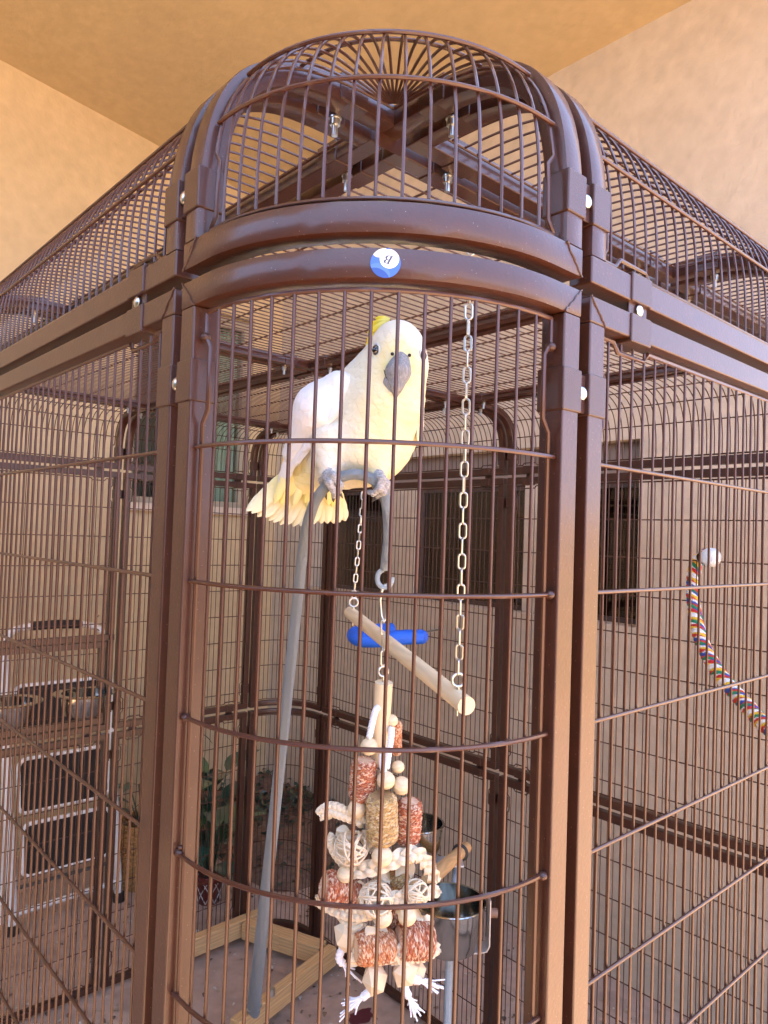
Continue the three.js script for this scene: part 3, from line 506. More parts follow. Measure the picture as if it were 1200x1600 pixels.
  const wf = (x, y, z) => {
    let d = smin(capsule(x, y, z, C(530, 606, 14, 26), C(502, 640, 4, 37)), capsule(x, y, z, C(502, 640, 0, 37), C(462, 708, -34, 20)), 26);
    if (d < 12 && d > -12) { const s = (x * -0.62 - y * 0.78), l = (x * 0.78 - y * 0.62), r = ((s * 0.05 + 0.25 * Math.sin(l * 0.35)) % 1 + 1) % 1; d -= 0.7 * r * r + 0.7 * vn(l * 0.4, s * 0.06, z * 0.1); }
    return d;
  };
  const wg = surfaceNets(wf, [-135, -85, -85], [35, 100, 60], 1.9); setCol(wg, () => W1); mesh('coverts', bake(plumeUV(wg, 1 / 130)), plumeMat, wing);
  const rows = [[0, 17, 7], [1, 14, 5]];
  for (let i = 0; i < 9; i++) { const t = i / 8; const b = bl(470 + 44 * t, 672 - 6 * t, -22 + 44 * t), e = bl(434 + 44 * t + rr(-2, 2), 764 - 66 * t + rr(-3, 3), -50 + 62 * t); mesh('feather', bake(feather(b, e, 9.5, V3(-0.5, 0.25, 0.83), 5, W1, W2)), featherMat, wing); }
  for (let i = 0; i < 8; i++) { const t = i / 7; const b = bl(484 + 44 * t, 642 - 14 * t, 14 + 24 * t), e = bl(458 + 50 * t + rr(-2, 2), 706 - 52 * t + rr(-2, 2), -14 + 50 * t); mesh('feather', bake(feather(b, e, 11, V3(-0.45, 0.3, 0.84), 5, W1, W1)), featherMat, wing); }
  // left wing edge on the viewer's right
  const wing2 = group('wing', bird);
  for (let i = 0; i < 5; i++) { const t = i / 4; const b = bl(653 - 3 * t, 612 + 16 * t, -2 - 12 * t), e = bl(656 - 44 * t, 694 + 50 * t, 2 - 22 * t); mesh('feather', bake(feather(b, e, 12, V3(0.85, 0.05, 0.5), 6, W2, [0.76, 0.68, 0.42])), featherMat, wing2); }
  // tail fan, yellow beneath
  const tail = group('tail', bird);
  const edge = [[386, 799], [404, 808], [424, 817], [446, 822], [470, 822], [496, 819], [520, 818], [539, 814]];
  for (let i = 0; i < 17; i++) { const t = i / 16, k = Math.min(6, Math.floor(t * 7)), u = t * 7 - k, x = edge[k][0] + (edge[k + 1][0] - edge[k][0]) * u, y = edge[k][1] + (edge[k + 1][1] - edge[k][1]) * u; mesh('feather', bake(feather(bl(468 + 44 * t, 724 + 14 * t, -66 - 6 * t), bl(x + rr(-1, 1), y + rr(-1.5, 1), -40 - 50 * t + 3 * (i % 2)), 12, V3(-0.1, 0.35, 0.93), 3, [0.86, 0.74, 0.22], [0.84, 0.79, 0.52])), featherMat, tail); }
  for (let i = 0; i < 15; i++) { const t = i / 14; mesh('feather', bake(feather(bl(462 + 52 * t, 716 + 12 * t, -44), bl(426 + 96 * t + rr(-5, 5), 786 + 6 * t + rr(-12, 6), -37 - 34 * t), 8, V3(-0.1, 0.3, 0.95), 4, [0.84, 0.76, 0.42], mixc([0.87, 0.75, 0.22], [0.84, 0.78, 0.50], rnd() * 0.7))), featherMat, tail); }
  for (let i = 0; i < 6; i++) mesh('feather', bake(feather(bl(455 + rr(-6, 8), 692 + rr(-8, 8), -40), bl(444 + rr(-6, 10), 738 + rr(-8, 8), -44), 6, V3(-0.4, 0.2, 0.9), 3, [0.80, 0.66, 0.26], [0.78, 0.55, 0.12])), featherMat, tail);
  // crest
  const crest = group('crest', bird);
  for (const [x0, y0, x1, y1, z, w] of [[604, 506, 573, 532, 8, 4.6], [603, 503, 574, 520, 12, 4.6], [606, 500, 580, 506, 4, 4.4], [602, 512, 571, 540, 6, 3.8], [609, 499, 586, 497, 0, 4.2], [605, 503, 577, 513, -4, 4.4]]) mesh('feather', bake(feather(bl(x0, y0, z), bl(x1, y1, z - 10), w, V3(0.1, 0.2, 0.95), 3, [0.80, 0.72, 0.18], [0.82, 0.66, 0.02], 8)), featherMat, crest);
  const zAt = (px, py) => { let z = 85; for (let i = 0; i < 170; i++) { const q = bl(px, py, z); if (f(q.x, q.y, z) < 0) break; z -= 0.5; } return z; };
  // beak
  const greyAt = (x, y, z) => { const n = fbm(x * 0.25, y * 0.18, z * 0.25, 0, 3); const st = vn(x * 0.9, y * 0.10, z * 0.9), fl = sst(0.62, 0.78, vn(x * 0.5, y * 0.5, z * 0.5)); const k = 0.11 + 0.12 * n + 0.16 * st + 0.07 * fl; return [k * 0.97, k * 1.0, k * 1.04]; };
  const beakM = M.vc(0.8, { bumpMap: tGrain, bumpScale: 0.0006 });
  const up = (x, y, z) => { let d = capsule(x, y, z, C(626, 566, 48, 16.5), C(622, 582, 62, 18.5)); d = smin(d, capsule(x, y, z, C(622, 582, 62, 17.5), C(620, 603, 68, 9.5)), 10); d = smin(d, capsule(x, y, z, C(620, 603, 68, 9), C(617, 622, 63, 2.0)), 8); const rid = Math.abs(x - 64 - (y - 80) * 0.1); return d - 1.2 * Math.exp(-rid * rid / 14) + 0.5 * (vn(x * 0.3, y * 0.2, z * 0.3) - 0.5); };
  const bg = surfaceNets(up, [30, 25, 20], [100, 120, 95], 1.1); setCol(bg, greyAt); mesh('upper_beak', bake(bg), beakM, bird);
  const lowb = (x, y, z) => { let d = capsule(x, y, z, C(611, 584, 46, 13), C(612, 600, 56, 13.5)); d = smin(d, capsule(x, y, z, C(612, 600, 56, 13.5), C(614, 608, 60, 8)), 6); return d; };
  const lg = surfaceNets(lowb, [25, 25, 15], [85, 100, 85], 1.1); setCol(lg, greyAt); mesh('lower_beak', bake(lg), beakM, bird);
  mesh('mouth_line', bake(rod(curve([bl(600, 578, 58), bl(604, 588, 64), bl(610, 597, 68), bl(615, 603, 70)], 14), 1, 7, [...Array(15)].map((_, i) => 0.5 + 1.5 * Math.sin(PI * i / 14)))), M.matte(col(0.012, 0.011, 0.011), 0.6), bird);
  mesh('nostril', bake(merge([...[[613, 553], [640, 555]].map(([x, y]) => { const z = zAt(x, y) + 1, q = bl(x, y, z); return sphere(q.x, q.y, z, 2.6, 8); })])), M.matte(col(0.02, 0.02, 0.02)), bird);
  // eyes
  for (const [px, py, z, sx] of [[588, 547, zAt(588, 547) + 0.5, -1], [660, 556, zAt(660, 556) + 0.5, 1]]) {
    const e = group('eye', bird);
    const b = sphere(0, 0, 0, 7.4, 16); b.scale(0.78, 1.12, 1); b.rotateY(sx * 0.75); b.translate(bl(px, py, z).x, bl(px, py, z).y, z - 1); mesh('eyeball', bake(b), new THREE.MeshPhysicalMaterial({ color: col(0.008, 0.007, 0.006), roughness: 0.08, clearcoat: 1 }), e);
    const t = new THREE.TorusGeometry(8.0, 1.5, 8, 24); t.scale(0.80, 1.12, 1); t.rotateY(sx * 0.75); t.translate(bl(px, py, z).x, bl(px, py, z).y, z); mesh('eye_ring', bake(t), M.matte(col(0.56, 0.60, 0.58), 0.9), e);
  }
  // feet: two toes forward over the pole, two behind, with claws
  const foot = (bx, by, toes0) => {
    const toes = toes0.map(t => t.map(q => [q[0], q[1], q[2] + 36, q[3]]));
    const f0 = group('foot', bird), ff = (x, y, z) => { let d = capsule(x, y, z, C(bx, by - 16, 40, 9), C(bx, by, 52, 9)); for (const t of toes) for (let i = 0; i < t.length - 1; i++) d = smin(d, capsule(x, y, z, t[i], t[i + 1]) + 1.2, 1.6); if (d < 6) d -= 0.55 * Math.sin(y * 1.9 + x * 0.5) + 0.5 * (vn(x * 0.6, y * 0.6, z * 0.6) - 0.5); return d; };
    const xs = toes.flat().map(t => t[0]).concat(bx - 560), ys = toes.flat().map(t => t[1]).concat(660 - by + 14), zs = toes.flat().map(t => t[2]);
    const g = surfaceNets(ff, [Math.min(...xs) - 16, Math.min(...ys) - 16, Math.min(...zs, 0) - 16], [Math.max(...xs) + 16, Math.max(...ys) + 16, Math.max(...zs, 56) + 16], 1.1);
    setCol(g, (x, y, z) => { const k = 0.22 + 0.3 * vn(x * 0.45, y * 0.45, z * 0.45); return [k, k * 1.02, k * 1.04]; }); mesh('toes', bake(g), M.vc(0.85), f0);
    for (const t of toes) { const e = t[t.length - 1], p = t[t.length - 2], d = V3(e[0] - p[0], e[1] - p[1], e[2] - p[2]).normalize(), a = V3(e[0], e[1], e[2]); mesh('claw', bake(rod([a, a.clone().addScaledVector(d, 7), a.clone().addScaledVector(d, 12).add(V3(0, -2, -4))], 1, 7, [3.6, 2.6, 0.6])), M.matte(col(0.08, 0.08, 0.085), 0.5), f0); }
  };
  foot(514, 745, [[C(514, 744, 16, 8), C(524, 746, 26, 7.5), C(534, 760, 25, 6.5), C(532, 770, 14, 5)], [C(512, 745, 16, 8), C(517, 756, 27, 7.5), C(525, 770, 22, 6.5), C(524, 777, 10, 5)], [C(512, 746, 12, 7), C(506, 752, 2, 6.5), C(510, 768, -4, 5.5)], [C(512, 746, 12, 7), C(520, 756, -2, 6), C(530, 768, -4, 5)]]);
  foot(592, 748, [[C(590, 748, 14, 9), C(597, 750, 26, 8), C(594, 764, 28, 7), C(584, 772, 22, 6), C(577, 770, 14, 5)], [C(594, 748, 14, 9), C(603, 756, 22, 7.5), C(600, 770, 22, 6.5), C(590, 777, 14, 5)], [C(594, 750, 10, 7), C(606, 758, 2, 6), C(606, 774, -2, 5)], [C(590, 750, 8, 7), C(586, 760, -6, 6), C(592, 774, -6, 5)]]);
}
// ------------------------------------------------------------------ perch stand with bent tapered pole
{
  const s = thing('perch_stand', 'tall grey sanded pole bent into a hook, rising from a wooden floor frame', 'perch', V3(0, 0, 0));
  const A = at(472, 870, 1.125), B = V3(1.085, 0.075, -1.732), P = [], Rd = [];
  for (let i = 0; i <= 10; i++) { const t = i / 10; P.push(B.clone().lerp(A, t)); Rd.push(0.0225 + (0.0082 - 0.0225) * Math.pow(t, 0.8)); }
  const arch = curve([A, at(477, 838, 1.085), at(484, 806, 1.045), at(498, 774, 1.018), at(521, 751, 1.004), at(552, 741, 1.0), at(580, 748, 1.0), at(598, 768, 1.002), at(605, 800, 1.01), at(606, 840, 1.025), at(603, 872, 1.04), at(601, 888, 1.05)], 48);
  arch.slice(1).forEach((p, i) => { P.push(p); Rd.push(0.0082 - 0.0016 * (i / 47)); });
  mesh('pole', rod(P, 1, 14, Rd), M.grit, s);
  const hk = []; for (let i = 0; i <= 20; i++) { const a = PI / 2 + 0.15 + i / 20 * 4.7; hk.push(at(601 + 11.5 * Math.cos(a), 904 - 14 * Math.sin(a), 1.05)); }
  mesh('hook', rod(hk, 0.0036, 8), M.grit, s);
  const lum = (a, b, h, w, name = 'beam') => { const d = b.clone().sub(a), L = d.length(), g = box(-L / 2, L / 2, 0, h, -w / 2, w / 2, 0.003), m = mesh(name, g, M.lumber, s); m.position.copy(a.clone().add(b).multiplyScalar(0.5)); m.rotation.y = Math.atan2(-d.z, d.x); return m; };
  lum(V3(0.93, 0.034, -2.205), V3(1.43, 0.034, -2.225), 0.068, 0.038); lum(V3(1.345, 0.036, -2.20), V3(1.475, 0.036, -1.875), 0.062, 0.062); lum(V3(1.0, 0.032, -1.705), V3(1.50, 0.032, -1.845), 0.068, 0.038);
  const cl = new THREE.TorusGeometry(0.025, 0.0035, 8, 24); cl.rotateX(PI / 2); cl.translate(B.x - 0.02, 0.12, B.z + 0.03); mesh('hose_clamp', cl, M.zinc, s);
  const wn = new THREE.CylinderGeometry(0.014, 0.016, 0.022, 6); wn.translate(1.14, 0.13, -1.715); mesh('bolt', wn, M.zinc, s);
}
// ------------------------------------------------------------------ chains, swing
const linkGeo = (len, wid, r) => { const P = [], h = (len - wid) / 2, rr0 = wid / 2 - r; for (let i = 0; i <= 24; i++) { const a = i / 24 * 2 * PI, c = Math.cos(a), s = Math.sin(a); P.push(V3(rr0 * c, rr0 * s + (s > 1e-6 ? h : s < -1e-6 ? -h : (c > 0 ? 0 : 0)), 0)); } const q = P.filter(p => Math.abs(p.y) > 1e-9); const pts = []; for (let i = 0; i <= 10; i++) { const a = i / 10 * PI; pts.push(V3(rr0 * Math.cos(a), h + rr0 * Math.sin(a), 0)); } for (let i = 0; i <= 10; i++) { const a = PI + i / 10 * PI; pts.push(V3(rr0 * Math.cos(a), -h + rr0 * Math.sin(a), 0)); } pts.push(pts[0].clone(), pts[1].clone()); return sweep(pts, pts.map(() => V3(0, 0, 1)), circ(r, 7), null, false, 1.2); };
const eyeGeo = (R0, r) => { const t = new THREE.TorusGeometry(R0, r, 8, 22), c = new THREE.CylinderGeometry(r, r, R0 * 1.6, 8); c.translate(0, -R0 * 1.7, 0); return merge([t, c]); };
function chain(parent, a, b, len, wid, r, name = 'link') {
  const d = b.clone().sub(a), L = d.length(), pitch = len - 2 * r, n = Math.max(1, Math.round(L / pitch)), g = linkGeo(L / n + 2 * r, wid, r), q0 = new THREE.Quaternion().setFromUnitVectors(V3(0, 1, 0), d.clone().normalize());
  const c = group('chain', parent);
  for (let i = 0; i < n; i++) { const m = mesh(name, g, M.zinc, c); m.position.copy(a).addScaledVector(d, (i + 0.5) / n); m.quaternion.copy(q0).multiply(new THREE.Quaternion().setFromAxisAngle(V3(0, 1, 0), 0.75 + (i % 2) * PI / 2 + rr(-0.25, 0.25))); }
}
{
  const s = thing('swing_perch', 'pale wooden dowel perch hanging slanted on two chains', 'swing', V3(0, 0, 0));
  const n = at(729, 1103, 0.93), f = at(547, 957, 1.46), d = f.clone().sub(n).normalize();
  const g = new THREE.CylinderGeometry(0.0122, 0.0122, n.distanceTo(f), 24, 1); g.rotateZ(PI / 2); const gu = g.attributes.uv; for (let i = 0; i < gu.count; i++) gu.setXY(i, gu.getY(i) * 0.5, gu.getX(i) * 0.08);
  const m = mesh('dowel', g, M.dowel, s); m.position.copy(n).lerp(f, 0.5); m.quaternion.setFromUnitVectors(V3(1, 0, 0), d);
  for (const [e, top] of [[n.clone().addScaledVector(d, 0.028), V3(0.418, 2.036, -0.292)], [f.clone().addScaledVector(d, -0.022), 1]]) {
    const eye = e.clone().add(V3(0, 0.0245, 0)); const em = mesh('eye_screw', eyeGeo(0.0085, 0.0021), M.zinc, s); em.position.copy(eye); em.rotation.y = -YAW + 0.2;
    const tip = mesh('screw_tip', new THREE.CylinderGeometry(0.0018, 0.0008, 0.012, 8), M.zinc, s); tip.position.copy(e).add(V3(0, -0.0165, 0));
    const t = top === 1 ? e.clone().addScaledVector(camR, 0.030).setY(2.036) : top;
    chain(s, t, eye.clone().add(V3(0, 0.007, 0)), top === 1 ? 0.0195 : 0.0228, top === 1 ? 0.0105 : 0.0118, 0.0015);
  }
  const hk = rod(curve([V3(0.412, 2.037, -0.285), V3(0.409, 2.05, -0.283), V3(0.414, 2.061, -0.288), V3(0.424, 2.061, -0.296), V3(0.428, 2.05, -0.300), V3(0.424, 2.036, -0.296)], 20), 0.0028, 8);
  mesh('snap_hook', hk, M.zinc, s);
}
// ------------------------------------------------------------------ hanging toy (same local units as the bird, 1 = one photo pixel at its distance)
{
  const toy = thing('hanging_bird_toy', 'big hanging toy of wooden beads, corn cobs, husk braids and vine balls', 'bird toy', V3(0, 0, 0));
  const cream = M.matte(col(0.74, 0.60, 0.40), 0.7), ropeW = M.matte(col(0.82, 0.82, 0.86), 0.95);
  const beadMat = new THREE.MeshStandardMaterial({ map: tPale, roughness: 0.65 });
  const put = (g, px, py, z, rz = 0, rx = 0, ry = 0) => { g.rotateX(rx); g.rotateY(ry); g.rotateZ(rz); g.translate(px - 560, 660 - py, z); return bake(g); };
  // clip, chain and eye
  const wp = (px, py, z = 0) => bl(px, py, z).applyMatrix4(birdM);
  mesh('quick_link', rod([wp(603, 913), wp(597, 922), wp(594, 938), wp(596, 962), wp(600, 972), wp(604, 964), wp(606, 940), wp(607, 922), wp(603, 913), wp(600, 917)], 0.0021, 8), M.zinc, toy);
  chain(toy, wp(600, 968), wp(599, 1040), 0.0235, 0.0115, 0.0013);
  const ey = mesh('eye_screw', eyeGeo(0.0072, 0.0016), M.zinc, toy); ey.position.copy(wp(599, 1049)); ey.rotation.y = -YAW + 0.3;
  const st = new THREE.CylinderGeometry(14, 13, 132, 22); { const u = st.attributes.uv; for (let i = 0; i < u.count; i++) u.setXY(i, u.getY(i) * 0.12, u.getX(i) * 0.05); }
  mesh('stick', put(st, 596, 1131, -4, -0.06, 0.1), M.dowel, toy);
  // cob: rough fibrous barrel
  const pal = { red: [[0.38, 0.085, 0.028], [0.48, 0.15, 0.055], [0.78, 0.60, 0.42], [0.22, 0.04, 0.018]], gold: [[0.48, 0.27, 0.07], [0.58, 0.40, 0.16], [0.24, 0.13, 0.06], [0.74, 0.60, 0.36]], orange: [[0.50, 0.15, 0.045], [0.62, 0.30, 0.13], [0.80, 0.62, 0.42], [0.34, 0.08, 0.028]] };
  const cob = (r, len, kind) => {
    const nu = 96, nv = Math.round(len / 0.8), P = [], Cc = [], I = [], p = pal[kind], s0 = rnd() * 90 | 0;
    for (let j = 0; j <= nv; j++) for (let i = 0; i <= nu; i++) {
      const ii = i % nu, a = 2 * PI * ii / nu, cu = Math.floor(ii / 2.2 + 0.7 * Math.sin(j * 0.9)), cv = Math.floor(j / 3.4 + ((cu % 2) * 0.5)), h = hash(cu + s0, cv, 3), h2 = hash(ii, j, s0);
      const rad = r * (1 - 0.30 * Math.pow(Math.abs(2 * j / nv - 1), 9)) + 1.9 * (h - 0.5) + 1.3 * (h2 - 0.5);
      P.push(rad * Math.cos(a), (j / nv - 0.5) * len + (h2 - 0.5), rad * Math.sin(a)); Cc.push(...mixc(p[Math.min(3, hash(cu, cv, s0 + 5) * 4 | 0)], p[Math.min(3, h2 * 4 | 0)], 0.35));
    }
    for (let j = 0; j < nv; j++) for (let i = 0; i < nu; i++) { const a = j * (nu + 1) + i; I.push(a, a + nu + 1, a + 1, a + 1, a + nu + 1, a + nu + 2); }
    for (const [j, f] of [[0, 0], [nv, 1]]) { const b = P.length / 3; P.push(0, (j / nv - 0.5) * len, 0); Cc.push(...p[2]); const o = b + 1; for (let i = 0; i <= nu; i++) { const k = (j * (nu + 1) + i) * 3; P.push(P[k] * 0.97, P[k + 1], P[k + 2] * 0.97); Cc.push(...mixc(p[1], p[2], rnd())); } for (let i = 0; i < nu; i++) f ? I.push(b, o + i + 1, o + i) : I.push(b, o + i, o + i + 1); }
    const g = new THREE.BufferGeometry(); g.setAttribute('position', new THREE.Float32BufferAttribute(P, 3)); g.setAttribute('color', new THREE.Float32BufferAttribute(Cc, 3)); g.setIndex(I); g.computeVertexNormals(); return g;
  };
  const cobM = M.vc(0.9);
  for (const [r, l, kd, x, y, z, rz, rx] of [[20, 64, 'red', 567, 1215, 8, -0.10, 0.1], [24, 76, 'gold', 597, 1269, 24, 0.03, 0.12], [20, 68, 'red', 638, 1282, 4, -0.06, 0.1], [9, 54, 'orange', 619, 1160, -22, 0, 0.05], [25, 58, 'red', 532, 1386, 8, 1.15, 0.35], [24, 62, 'orange', 587, 1467, 22, 1.50, 0.25], [28, 56, 'red', 648, 1462, 12, 1.38, 0.3], [17, 40, 'gold', 628, 1384, -14, 0.4, 0.3], [18, 46, 'red', 612, 1440, -18, 1.3, 0]]) mesh('cob', put(cob(r, l, kd), x, y, z, rz, rx), cobM, toy);
  // turned beads, some ribbed
  const turned = (r, rib) => { const P = []; for (let i = 0; i <= 26; i++) { const a = -PI / 2 + PI * i / 26, k = rib ? 1 + 0.03 * Math.cos(i * 1.9) : 1; P.push(new THREE.Vector2(Math.max(0.01, r * Math.cos(a) * k), r * 0.96 * Math.sin(a))); } const g = new THREE.LatheGeometry(P, 22); const u = g.attributes.uv; for (let i = 0; i < u.count; i++) u.setXY(i, u.getX(i) * 0.05, u.getY(i) * 0.06 + r); return g; };
  for (const [x, y, z, r, rib] of [[577, 1162, 14, 13.5, 1], [612, 1127, -4, 10, 0], [603, 1211, 22, 14, 1], [627, 1223, 12, 14, 1], [622, 1199, -2, 10, 1], [558, 1258, 14, 14, 1], [597, 1322, 34, 16, 1], [541, 1356, 20, 13, 1], [598, 1411, 40, 15, 0], [635, 1412, 36, 14, 0], [638, 1328, 14, 14, 1], [562, 1420, 12, 12, 0]]) mesh('bead', put(turned(r, rib), x, y, z, rr(-0.3, 0.3), rr(-0.2, 0.3)), beadMat, toy);
  // cotton rope loops
  const twist = (pts, r, n = 60) => { const c = curve(pts.map(p => bl(...p)), n), f = frames(c), out = []; for (let s = 0; s < 3; s++) { const q = c.map((p, i) => { const t = c[Math.min(n, i + 1)].clone().sub(c[Math.max(0, i - 1)]).normalize(), b = t.clone().cross(f[i]), a = i * 0.55 + s * 2 * PI / 3; return p.clone().addScaledVector(f[i], r * 0.52 * Math.cos(a)).addScaledVector(b, r * 0.52 * Math.sin(a)); }); out.push(rod(q, r * 0.56, 7)); } return bake(merge(out)); };
  for (const p of [[[594, 1104, 4], [588, 1108, 12], [582, 1128, 16], [577, 1152, 15]], [[612, 1138, 4], [611, 1152, 16], [608, 1172, 18], [604, 1200, 22]], [[597, 1180, 14], [598, 1196, 18], [600, 1205, 20]]]) mesh('cotton_rope', twist(p, 5), ropeW, toy);
  // husk braids: three flat strands
  const braid = (pts, wd0, n = 110) => { const wd = wd0 * 0.86; const c = curve(pts.map(p => bl(...p)), n), out = []; for (let s = 0; s < 3; s++) { const q = [], o = []; for (let i = 0; i <= n; i++) { const t = c[Math.min(n, i + 1)].clone().sub(c[Math.max(0, i - 1)]).normalize(), Z = V3(0, 0.25, 0.97), b = Z.clone().cross(t).normalize(), N = t.clone().cross(b), a = i * 0.2 + s * 2 * PI / 3, tap = 0.75 + 0.25 * Math.sin(PI * i / n) + 0.12 * (vn(i * 0.3, s, 4) - 0.5); q.push(c[i].clone().addScaledVector(b, wd * 0.52 * tap * Math.sin(a)).addScaledVector(N, wd * 0.30 * Math.sin(2 * a))); o.push(N); } out.push(sweep(q, o, [...Array(10)].map((_, k) => { const a = 2 * PI * k / 10, w = 1 + 0.3 * Math.sin(5 * a + 0.7); return [wd * 0.15 * w * Math.cos(a), wd * 0.36 * w * Math.sin(a)]; }), null, true, 0.9)); } const g = merge(out); setCol(g, (x, y, z) => { const k = 0.86 + 0.25 * fbm(x * 0.25, y * 0.25, z * 0.25, 0, 2); return [0.72 * k, 0.62 * k, 0.45 * k]; }); return bake(g); };
  for (const [p, w] of [[[[500, 1272, 0], [516, 1264, 6], [540, 1272, 10], [568, 1284, 8]], 15], [[[514, 1304, -4], [524, 1330, 6], [540, 1352, 12], [548, 1372, 10]], 12], [[[546, 1362, 18], [580, 1356, 30], [615, 1344, 34], [650, 1334, 22], [668, 1352, 10], [680, 1376, 2]], 17], [[[495, 1404, 0], [525, 1420, 10], [560, 1428, 22], [590, 1424, 24]], 15], [[[575, 1424, 18], [615, 1404, 26], [650, 1402, 18], [684, 1390, 6]], 15], [[[552, 1488, 16], [580, 1497, 30], [610, 1494, 32], [634, 1478, 28]], 13], [[[612, 1498, 20], [640, 1494, 28], [668, 1490, 18], [684, 1478, 8]], 14], [[[534, 1430, 4], [552, 1446, 14], [566, 1440, 16]], 13]]) mesh('husk_braid', braid(p, w), M.vc(0.9), toy);
  // husk leaf ends
  const leafEnd = (x, y, z, a, l, w) => { const P = [], I = [], m = 8, n = 12; for (let i = 0; i <= n; i++) for (let j = 0; j <= m; j++) { const s = i / n, v = j / m * 2 - 1, wd = w * (0.5 + 0.8 * Math.sin(PI * Math.min(1, s * 1.1))) * (s > 0.85 ? 0.8 : 1); P.push(s * l, v * wd + 2 * Math.sin(s * 4 + v), 3 * Math.sin(v * 3 + s * 5) + 4 * s * s); } for (let i = 0; i < n; i++) for (let j = 0; j < m; j++) { const q = i * (m + 1) + j; I.push(q, q + m + 1, q + 1, q + 1, q + m + 1, q + m + 2); } const g = new THREE.BufferGeometry(); g.setAttribute('position', new THREE.Float32BufferAttribute(P, 3)); g.setIndex(I); g.computeVertexNormals(); return put(g, x, y, z, a); };
  const huskM = new THREE.MeshStandardMaterial({ color: col(0.78, 0.68, 0.50), roughness: 0.9, side: THREE.DoubleSide });
  for (const q of [[545, 1340, 6, 2.2, 42, 9], [520, 1272, 2, 3.0, 24, 8], [665, 1350, 6, -0.9, 30, 8], [668, 1394, 6, 0.35, 22, 8], [575, 1446, 30, 0.8, 24, 8], [668, 1486, 10, 0.5, 22, 8], [640, 1486, 32, 2.6, 26, 8], [560, 1484, 20, 3.6, 20, 9], [510, 1408, 2, 2.6, 20, 6], [600, 1300, -6, -2.2, 40, 12], [575, 1350, 0, -0.6, 44, 12], [640, 1345, -4, -2.0, 44, 12], [560, 1408, 4, 0.3, 46, 12], [620, 1418, 2, -0.3, 44, 12], [555, 1372, 8, -1.4, 36, 11], [604, 1440, 18, -2.6, 34, 11], [660, 1430, 0, -1.3, 34, 11], [570, 1300, -8, -1.2, 36, 11], [525, 1300, 0, -0.2, 30, 9]]) mesh('husk_leaf', leafEnd(...q), huskM, toy);
  // woven vine balls
  const vineM = M.matte(col(0.74, 0.62, 0.44), 0.75);
  for (const [x, y, z, r] of [[550, 1315, 20, 26], [588, 1388, 34, 27], [648, 1383, 24, 20]]) { const L = []; for (let i = 0; i < 15; i++) { const t = new THREE.TorusGeometry(r * rr(0.88, 1), rr(1.2, 1.9), 6, 34); const p = t.attributes.position; for (let k = 0; k < p.count; k++) { const a = Math.atan2(p.getY(k), p.getX(k)); p.setZ(k, p.getZ(k) + 0.12 * r * Math.sin(2 * a + i)); } t.rotateX(rr(0, PI)); t.rotateY(rr(0, PI)); t.rotateZ(rr(0, PI)); L.push(t); } mesh('vine_ball', put(merge(L), x, y, z), vineM, toy); }
  // faceted wood blocks
  for (const [x, y, z, sx, sy, rz] of [[586, 1512, 26, 20, 27, 0.1], [632, 1504, 20, 21, 26, -0.3], [540, 1458, 10, 18, 26, 0.4], [650, 1512, 8, 16, 22, 0.2]]) { const g = toCreasedNormals(new THREE.IcosahedronGeometry(1, 0), 0.1); g.rotateY(rr(0, 2)); g.scale(sx, sy, sx); mesh('faceted_block', put(g, x, y, z, rz), cream, toy); }
  // rope ends, frayed
  const tassel = (pts, fr) => { const e = pts[pts.length - 1], d = bl(...e).sub(bl(...pts[pts.length - 2])).normalize(), L = [twist(pts, 6, 24)]; for (let i = 0; i < fr; i++) { const a = bl(...e), w = V3(rr(-0.6, 0.6), rr(-0.5, 0.5), rr(-0.5, 0.5)), l = rr(18, 32), b = a.clone().addScaledVector(d, l * 0.5).addScaledVector(w, l * 0.32), c = a.clone().addScaledVector(d, l).addScaledVector(w, l * 0.8); L.push(bake(rod(curve([a.addScaledVector(w, 3), b, c], 5), 1.15, 5))); } return merge(L); };
  for (const [p, n] of [[[[586, 1530, 24], [582, 1542, 26], [574, 1552, 28], [566, 1558, 28]], 24], [[[632, 1520, 20], [632, 1536, 22], [634, 1548, 24], [638, 1556, 24]], 22], [[[640, 1522, 20], [648, 1530, 22], [655, 1532, 22]], 18], [[[538, 1478, 8], [532, 1488, 8], [530, 1498, 8], [536, 1506, 8]], 10]]) mesh('rope_tassel', tassel(p, n), ropeW, toy);
}
